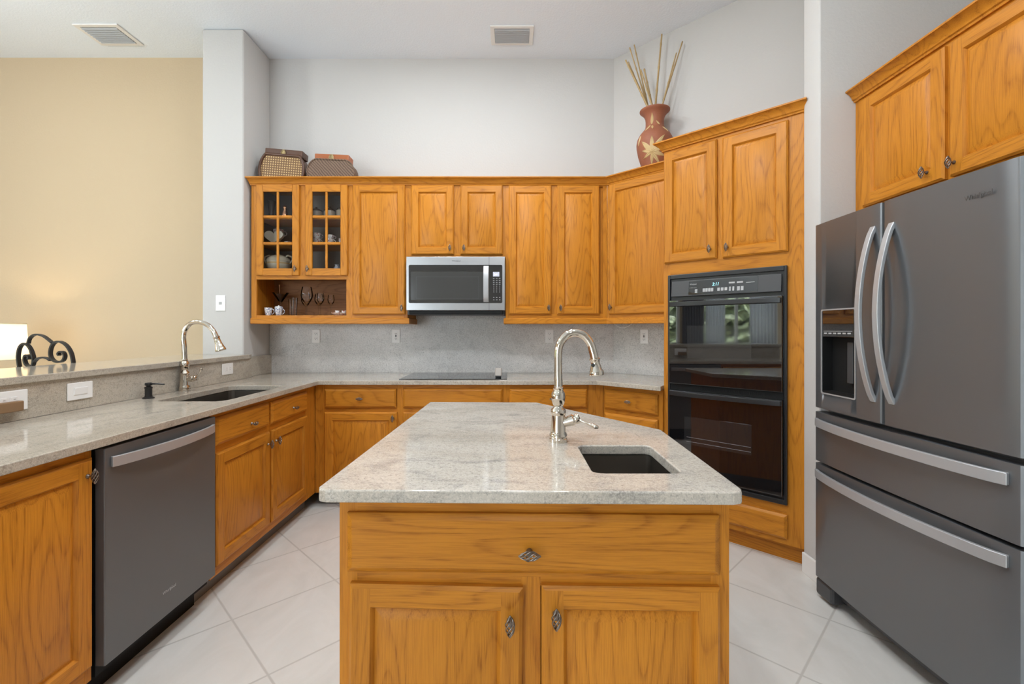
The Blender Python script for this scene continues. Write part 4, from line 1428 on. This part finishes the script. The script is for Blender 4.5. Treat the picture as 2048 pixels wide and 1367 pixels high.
# ---------------------------------------------------------------- vase and bamboo canes
VX, VY = 1.090, 3.520
vs = thing('vase', 'terracotta vase with carved pale leaves on the corner wall cabinet', 'vase', (VX, VY, ZT))
vprof = [(0.0, 0.0), (0.066, 0.0), (0.072, 0.010), (0.085, 0.045), (0.104, 0.10), (0.122, 0.16), (0.132, 0.215), (0.134, 0.245), (0.128, 0.28), (0.110, 0.315), (0.086, 0.343), (0.071, 0.362), (0.066, 0.385),
         (0.066, 0.415), (0.070, 0.440), (0.080, 0.462), (0.096, 0.480), (0.110, 0.492), (0.110, 0.498), (0.100, 0.496), (0.070, 0.462), (0.060, 0.42), (0.055, 0.36)]
obj('body', P().lathe(vprof, seg=48, cap=False), 'terra', vs, smooth=50)
def vrad(z):
    pr = vprof[1:18]
    for (r0, z0), (r1, z1) in zip(pr, pr[1:]):
        if z0 <= z <= z1 and z1 > z0:
            return r0 + (r1 - r0) * (z - z0) / (z1 - z0)
    return 0.07
lf = P()
def leaf(az, z, ang, length, width):
    """raised leaf hugging the vase; az azimuth of its root, ang direction on the surface"""
    n = 9
    rows = []
    ca, sa = math.cos(ang), math.sin(ang)
    for i in range(n + 1):
        t = i / n
        wv = width * math.sin(PI * (0.06 + 0.94 * t)) ** 0.8 * (1 - 0.35 * t)
        row = []
        for s, lift in ((-1, 0.0006), (-0.45, 0.004), (0, 0.0012), (0.45, 0.004), (1, 0.0006)):
            u = length * t * ca - s * wv * sa
            v = length * t * sa + s * wv * ca
            zz = z + v
            r = vrad(min(max(zz, 0.0), 0.49))
            a = az + u / max(r, 0.05)
            r += lift
            row.append(lf.bm.verts.new((r * math.cos(a), r * math.sin(a), zz)))
        rows.append(row)
    for i in range(n):
        for k in range(4):
            lf.face([rows[i][k], rows[i + 1][k], rows[i + 1][k + 1], rows[i][k + 1]])
front = math.atan2(-VY, -VX) - 0.05
for a_, l_, w_ in ((90, 0.115, 0.019), (52, 0.150, 0.020), (132, 0.120, 0.020), (20, 0.120, 0.017), (165, 0.085, 0.015), (-18, 0.10, 0.016), (-60, 0.10, 0.014), (-95, 0.09, 0.013), (205, 0.08, 0.013)):
    leaf(front - 0.10, 0.150, math.radians(a_), l_, w_)
leaf(front - 0.28, 0.372, math.radians(86), 0.085, 0.013)
leaf(front - 0.40, 0.368, math.radians(235), 0.05, 0.010)
leaf(front - 0.22, 0.362, math.radians(290), 0.04, 0.009)
leaf(front + 0.55, 0.366, math.radians(125), 0.04, 0.008)
leaf(front + 0.75, 0.345, math.radians(300), 0.05, 0.009)
leaf(front - 0.85, 0.290, math.radians(255), 0.075, 0.011)
obj('carved_leaves', lf, 'leafgold', vs, smooth=50)
canes = [(-0.2348, 0.8454, -0.063, -0.06), (-0.2041, 0.8545, -0.055, -0.02), (-0.1839, 0.9861, -0.04, 0.02), (-0.1417, 1.0244, -0.03, 0.05), (-0.119, 0.7802, -0.028, -0.05), (-0.08, 0.814, -0.012, 0.0), (0.0465, 1.0624, 0.002, -0.02), (0.131, 0.8807, 0.04, -0.09), (0.1905, 0.9892, 0.046, -0.05)]   # tip x, tip z, rim x, tip y
clabels = ['bamboo cane leaning farthest left in the vase', 'bamboo cane close beside the leftmost one, slightly shorter', 'bamboo cane third from the left, rising above its left neighbours',
           'thin dark-tipped bamboo cane, fourth from the left', 'shortest bamboo cane, just left of the thick short one', 'short thick bamboo cane near the middle of the vase',
           'tallest bamboo cane, standing almost upright', 'shorter bamboo cane leaning right, crossing behind the rightmost', 'thin bamboo cane leaning farthest right in the vase']
for i, (tx, tz, bx, ty) in enumerate(canes):
    by = (-0.045, -0.02, 0.01, 0.035, -0.04, 0.0, 0.0, -0.03, 0.015)[i]
    n = 40
    zb = 0.36
    # line from inside the vase through the rim point to the tip
    rim = Vector((bx, by, 0.50))
    tip = Vector((tx, ty, tz))
    d = (tip - rim).normalized()
    base = rim - d * ((0.50 - zb) / d.z)
    base.x = max(-0.045, min(0.045, base.x))
    r0 = 0.0088 if i in (5, 6, 0) else 0.0068
    pts, rs = [], []
    for k in range(n + 1):
        t = k / n
        q = base.lerp(rim, t * 4) if t < 0.25 else rim.lerp(tip, (t - 0.25) / 0.75)
        pts.append(q)
        node = 1.0 + (0.35 if (k + i * 3) % 9 == 0 else 0)
        rs.append(r0 * (1 - 0.35 * t) * node)
    tag(obj('bamboo_cane', P().tube(pts, rs, 8), 'bamboo', None, (VX, VY, ZT), smooth=60), clabels[i], 'bamboo cane', 'bamboo canes in the vase')

# ---------------------------------------------------------------- things in the display cabinet
GD = 'china in the glass display cabinet'
GS = 'glassware on the open shelf'
Z1, Z2, Z3, ZO = 2.1585, 1.9555, 1.7455, 1.3885
def lathed(name, prof, m, label, cat, loc, group, seg=28, rim=True):
    return tag(obj(name, P().lathe(prof, seg=seg), m, None, loc, smooth=50), label, cat, group)
lathed('bottle_vase', [(0.0, 0), (0.030, 0), (0.030, 0.004), (0.019, 0.018), (0.020, 0.07), (0.026, 0.13), (0.027, 0.150), (0.022, 0.150), (0.018, 0.07), (0.0, 0.012)], 'browncer',
       'dark brown vase on the top shelf behind left glass door', 'vase', (-1.917, 3.76, Z1), GD)
lathed('copper_figurine', [(0.0, 0), (0.022, 0), (0.026, 0.022), (0.020, 0.055), (0.011, 0.072), (0.015, 0.085), (0.015, 0.095), (0.010, 0.108), (0.0, 0.112)], 'copper',
       'small copper jug on the top shelf behind left glass door', 'jug', (-1.80, 3.74, Z1), GD)
def pot(label, x, r, h, tall=False):
    t = thing('stoneware_pot', label, 'pot', (x, 3.75, Z1), 0, GD)
    b = [(0.0, 0), (r * 0.8, 0), (r, h * 0.25), (r, h * 0.5), (r * 0.92, h * 0.68)]
    if tall:
        b = [(0.0, 0), (r * 0.95, 0), (r, h * 0.1), (r, h * 0.82), (r * 0.95, h * 0.86)]
    obj('bowl', P().lathe(b, seg=28), 'stoneware', t, smooth=50)
    hb = b[-1][1]
    obj('lid', P().lathe([(r * 0.96, hb), (r * 0.98, hb + h * 0.06), (r * 0.55, hb + h * 0.2), (r * 0.16, hb + h * 0.24), (r * 0.14, hb + h * 0.30), (r * 0.2, hb + h * 0.36), (0, hb + h * 0.38)], seg=28), 'browncer', t, smooth=50)
pot('round stoneware pot with brown lid, left on top shelf behind right glass door', -1.552, 0.045, 0.095)
pot('stoneware pot with brown knobbed lid, middle of top shelf behind right glass door', -1.447, 0.045, 0.098)
pot('straight-sided stoneware jar, right end of top shelf behind right glass door', -1.356, 0.036, 0.085, True)
# heart shaped dish standing up
hp = []
for i in range(36):
    a = 2 * PI * i / 36
    x = 16 * math.sin(a) ** 3
    z = 13 * math.cos(a) - 5 * math.cos(2 * a) - 2 * math.cos(3 * a) - math.cos(4 * a)
    hp.append((x * 0.0048, (z + 17) * 0.00385))
hd_ = tag(obj('heart_dish', P().prism(hp, -0.014, 0.014, mtx=STAND), 'cream', None, (-1.8926, 3.745, Z2 - 0.0), (math.radians(-6), 0, 0), bevel=0.008),
          'cream heart-shaped dish standing on the middle shelf behind left glass door', 'dish', GD)
def cup(name, label, loc, r, h, m, hand=0.0, group=GD, stack=None):
    t = thing(name, label, 'cup', loc, 0, group)
    obj('bowl', P().lathe([(0.0, 0.003), (r * 0.62, 0.0), (r * 0.64, 0.004), (r * 0.86, h * 0.35), (r * 0.97, h * 0.8), (r, h), (r * 0.93, h), (r * 0.88, h * 0.75), (r * 0.6, 0.01), (0.0, 0.008)], seg=26), m, t, smooth=50)
    q = []
    for i in range(11):
        a = -PI / 2 + PI * i / 10
        q.append((r * 0.9 + 0.62 * r * math.cos(a), 0, h * 0.5 + h * 0.33 * math.sin(a)))
    obj('handle', P().tube(q, r * 0.09, 8), m, t, rot=(0, 0, hand), smooth=60)
    return t
fc = cup('teacup', 'tall footed floral cup peeking above the heart-shaped dish', (-1.887, 3.81, Z2 + 0.075), 0.040, 0.060, 'floral', 0.4)
obj('foot', P().lathe([(0.03, -0.075), (0.03, -0.063), (0.018, -0.055), (0.018, -0.015), (0.034, 0.0)], seg=20), 'floral', fc, smooth=40)
lathed('small_dish', [(0.0, 0), (0.014, 0), (0.024, 0.012), (0.026, 0.020), (0.022, 0.018), (0.0, 0.006)], 'floral', 'tiny shallow dish right of the heart-shaped dish', 'dish', (-1.768, 3.72, Z2), GD)
for x, nm_ in ((-1.545, 'left'), (-1.440, 'middle'), (-1.340, 'right')):
    cup('teacup', 'lower floral cup of the %s stack on middle shelf behind right glass door' % nm_, (x, 3.74, Z2), 0.031, 0.046, 'floral', -0.2)
    if nm_ != 'right':
        cup('teacup', 'upper floral cup of the %s stack on middle shelf behind right glass door' % nm_, (x, 3.74, Z2 + 0.0465), 0.030, 0.045 if nm_ == 'left' else 0.030, 'floral', 0.3)
tu = thing('tureen', 'cream two-handled tureen with lid on bottom shelf behind left glass door', 'tureen', (-1.863, 3.762, Z3), 0, GD)
obj('bowl', P().lathe([(0.0, 0), (0.060, 0), (0.066, 0.006), (0.086, 0.030), (0.094, 0.055), (0.092, 0.075)], seg=36), 'cream', tu, smooth=50)
obj('lid', P().lathe([(0.093, 0.075), (0.095, 0.079), (0.085, 0.100), (0.060, 0.120), (0.030, 0.130), (0.012, 0.133), (0.010, 0.138), (0.0, 0.140)], seg=36), 'cream', tu, smooth=50)
obj('gold_band', P().lathe([(0.0940, 0.054), (0.0948, 0.060), (0.0935, 0.066)], seg=36, cap=False), 'leafgold', tu, smooth=50)
for s in (-1, 1):
    q = [(s * (0.088 + 0.026 * math.sin(PI * i / 12)), 0, 0.060 + 0.075 * i / 12) for i in range(10)] + [(s * 0.075, 0, 0.128), (s * 0.060, 0, 0.118)]
    obj('handle', P().tube(q, 0.0065, 10), 'cream', tu, smooth=60)
lathed('milk_jug', [(0.0, 0), (0.022, 0), (0.027, 0.012), (0.024, 0.026), (0.016, 0.036), (0.020, 0.048), (0.017, 0.047), (0.013, 0.036), (0.0, 0.02)], 'bluewhite',
       'small blue and white jug on bottom shelf behind right glass door', 'jug', (-1.375, 3.72, Z3), GD)
# open shelf
cup('teacup', 'blue-patterned cup at the left end of the open shelf', (-1.912, 3.70, ZO), 0.030, 0.062, 'bluewhite', 0.0, GS)
cup('teacup', 'pale blue and white cup, second from left on the open shelf', (-1.828, 3.695, ZO), 0.0295, 0.064, 'bluewhite', 0.0, GS)
obj_l = [o for o in COL.objects if o.get('label', '').startswith('pale blue and white cup')][0]
obj('lid', P().lathe([(0.030, 0.0645), (0.026, 0.070), (0.006, 0.074), (0.005, 0.079), (0.0, 0.081)], seg=22), 'bluewhite', obj_l, smooth=50)
def glassware(name, prof, label, x, y, cat='glass'):
    return lathed(name, prof, 'drink', label, cat, (x, y, ZO), GS, 26)
def wine(r, h, stem, foot=0.030):
    bh = h - stem
    return [(0.0, 0.002), (foot, 0.0015), (foot, 0.003), (0.005, 0.006), (0.0032, 0.012), (0.0032, stem - 0.008), (0.007, stem), (r * 0.62, stem + bh * 0.14), (r * 0.94, stem + bh * 0.36), (r, stem + bh * 0.5), (r * 0.93, stem + bh * 0.74), (r * 0.76, stem + bh),
            (r * 0.73, stem + bh), (r * 0.90, stem + bh * 0.74), (r * 0.97, stem + bh * 0.5), (r * 0.90, stem + bh * 0.36), (r * 0.55, stem + bh * 0.16), (0.0, stem + 0.006)]
mg = thing('martini_glass', 'martini glass with a dark drink behind the cups at left of open shelf', 'glass', (-1.865, 3.80, ZO), 0, GS)
obj('glass_body', P().lathe([(0.0, 0.002), (0.034, 0.0015), (0.034, 0.003), (0.005, 0.007), (0.0034, 0.014), (0.0034, 0.098), (0.008, 0.106), (0.064, 0.188), (0.0625, 0.188), (0.006, 0.108), (0.0, 0.106)], seg=28), 'drink', mg, smooth=50)
obj('drink', P().lathe([(0.0, 0.1085), (0.004, 0.1085), (0.051, 0.175), (0.0, 0.175)], seg=28), 'browncer', mg, smooth=50)
obj('stirrer', P().tube([(-0.004, 0, 0.112), (-0.012, 0.004, 0.255)], 0.0016, 6), 'copper', mg)
def tumbler(r, h):
    return [(0.0, 0.0), (r * 0.78, 0.0), (r * 0.8, 0.004), (r, h), (r * 0.95, h), (r * 0.76, 0.014), (0.0, 0.012)]
glassware('tumbler', tumbler(0.0205, 0.130), 'shorter tall tumbler right of the cups on the open shelf', -1.756, 3.75)
glassware('tumbler', tumbler(0.0245, 0.140), 'larger tall tumbler just left of the big wine glasses', -1.703, 3.69)
glassware('wine_glass', wine(0.036, 0.180, 0.078), 'smaller wine glass behind the largest one on the open shelf', -1.655, 3.79)
glassware('wine_glass', wine(0.0455, 0.226, 0.092, 0.034), 'largest wine glass on the open shelf', -1.608, 3.70)
glassware('wine_glass', wine(0.034, 0.176, 0.085), 'round wine glass left of the slender one, right of the largest glass', -1.545, 3.78)
glassware('wine_glass', wine(0.028, 0.178, 0.090), 'slender wine glass third from the right among the stemware', -1.495, 3.69)
glassware('wine_glass', wine(0.026, 0.165, 0.085), 'rightmost stemmed glass on the open shelf, beside the plate', -1.428, 3.73)
lathed('plate', [(0.0, 0.0), (0.045, 0.0), (0.050, 0.004), (0.074, 0.018), (0.076, 0.021), (0.050, 0.009), (0.0, 0.006)], 'floral', 'small patterned plate at the right end of the open shelf', 'plate', (-1.336, 3.70, ZO), GS)
cup('small_cup', 'left one of two tiny cups on the patterned plate', (-1.366, 3.70, ZO + 0.0065), 0.019, 0.032, 'floral', 1.8, GS)
cup('small_cup', 'right one of two tiny cups on the patterned plate', (-1.313, 3.70, ZO + 0.0065), 0.019, 0.032, 'floral', 0.0, GS)

# ---------------------------------------------------------------- dining side: chair and lamp
ch = thing('iron_stool', 'black wrought-iron bar stool with scrolled back, behind the raised bar', 'stool', (-2.682, 2.70, 0), math.radians(-8))
def spiral(cx, cz, pts, mirror=1):
    return [(cx + mirror * x, 0, cz + z) for x, z in pts]
IRF = (0.014, 0.024)
def ironbar(pts, par, name='back_scroll'):
    v = [Vector(p) for p in pts]
    ext = [v[0] * 2 - v[1]] + v + [v[-1] * 2 - v[-2]]
    out = []
    for i in range(1, len(ext) - 2):
        p0, p1, p2, p3 = ext[i - 1:i + 3]
        for s in range(6):
            u = s / 6
            out.append(0.5 * ((2 * p1) + (p2 - p0) * u + (2 * p0 - 5 * p1 + 4 * p2 - p3) * u * u + (3 * p1 - p0 - 3 * p2 + p3) * u ** 3))
    out.append(v[-1])
    q = P().tube(out, 0, flat=(0.020, 0.0095), up=(0, 1, 0))
    return obj(name, q, 'iron', par, bevel=0.002)
# px-free metric layout of the back, x along the back, z up
def S(u, v_):          # layout sketch units -> metres
    return ((u - 860) * 0.000316, 0, 1.247 - (v_ - 395) * 0.000312)
ironbar([S(455, 960), S(470, 905), S(425, 880), S(405, 820), S(430, 775), S(480, 775), S(515, 810), S(500, 850), S(470, 835)][0:0] or
        [S(320, 1100), S(290, 960), S(270, 800), S(300, 650), S(370, 570), S(440, 565), S(520, 630), S(580, 740), S(610, 860), S(590, 960), S(530, 985), S(450, 950), S(415, 870), S(425, 795), S(470, 775), S(510, 815), S(492, 850)], ch)
ironbar([S(490, 560), S(520, 470), S(600, 405), S(700, 390), S(820, 420), S(920, 480), S(1010, 545)], ch, 'back_arch')
ironbar([S(1420, 1100), S(1450, 960), S(1440, 840), S(1400, 710), S(1310, 590), S(1190, 525), S(1080, 530), S(1000, 600), S(965, 720), S(985, 810), S(1050, 875), S(1150, 895), S(1240, 865), S(1275, 790), S(1250, 725), S(1190, 705), S(1140, 740), S(1160, 775)], ch)
ironbar([S(620, 900), S(690, 840), S(800, 815), S(900, 830), S(970, 870)], ch, 'back_arch')
q = P()
for x in (-0.172, 0.185):
    q.tube([(x, 0, 1.03), (x, 0.01, 0.74), (x, 0.02, 0.0)], 0.011, 10)
obj('back_post', q, 'iron', ch, smooth=60)
q = P()
for x in (-0.172, 0.185):
    q.tube([(x, -0.40, 0.72), (x, -0.42, 0.0)], 0.011, 10)
q.box(-0.172, 0.185, -0.41, -0.39, 0.23, 0.25).box(-0.172, 0.185, 0.0, 0.02, 0.23, 0.25)
obj('front_leg', q, 'iron', ch, smooth=60)
obj('seat', P().box(-0.195, 0.208, -0.42, 0.0, 0.72, 0.78, 0, 0.02, 3), 'stoneware', ch)

lm = thing('lamp', 'cream drum shade lamp glowing against the tan wall at far left', 'lamp', (-3.865, 3.50, 0))
obj('shade', P().lathe([(0.186, 1.052), (0.172, 1.322)], seg=48, cap=False), 'shade', lm, smooth=60)
q = P()
for r, z in ((0.186, 1.053), (0.172, 1.321)):
    q.tube([(r * math.cos(2 * PI * i / 48), r * math.sin(2 * PI * i / 48), z) for i in range(48)], 0.003, 6, closed=True)
obj('shade_rim', q, 'cream', lm, smooth=60)
obj('pole', P().lathe([(0.14, 0.0), (0.14, 0.015), (0.05, 0.03), (0.012, 0.05), (0.012, 1.08), (0.02, 1.09), (0.02, 1.13), (0.0, 1.13)], seg=24), 'iron', lm, smooth=40)
ll = spot_point('lamp_bulb', (0, 0, 1.19), 7, (1.0, 0.76, 0.46), 0.035)
ll.parent = lm
obj('bulb', P().lathe([(0.0, 1.13), (0.012, 1.13), (0.02, 1.15)], seg=16), 'white_p', lm)
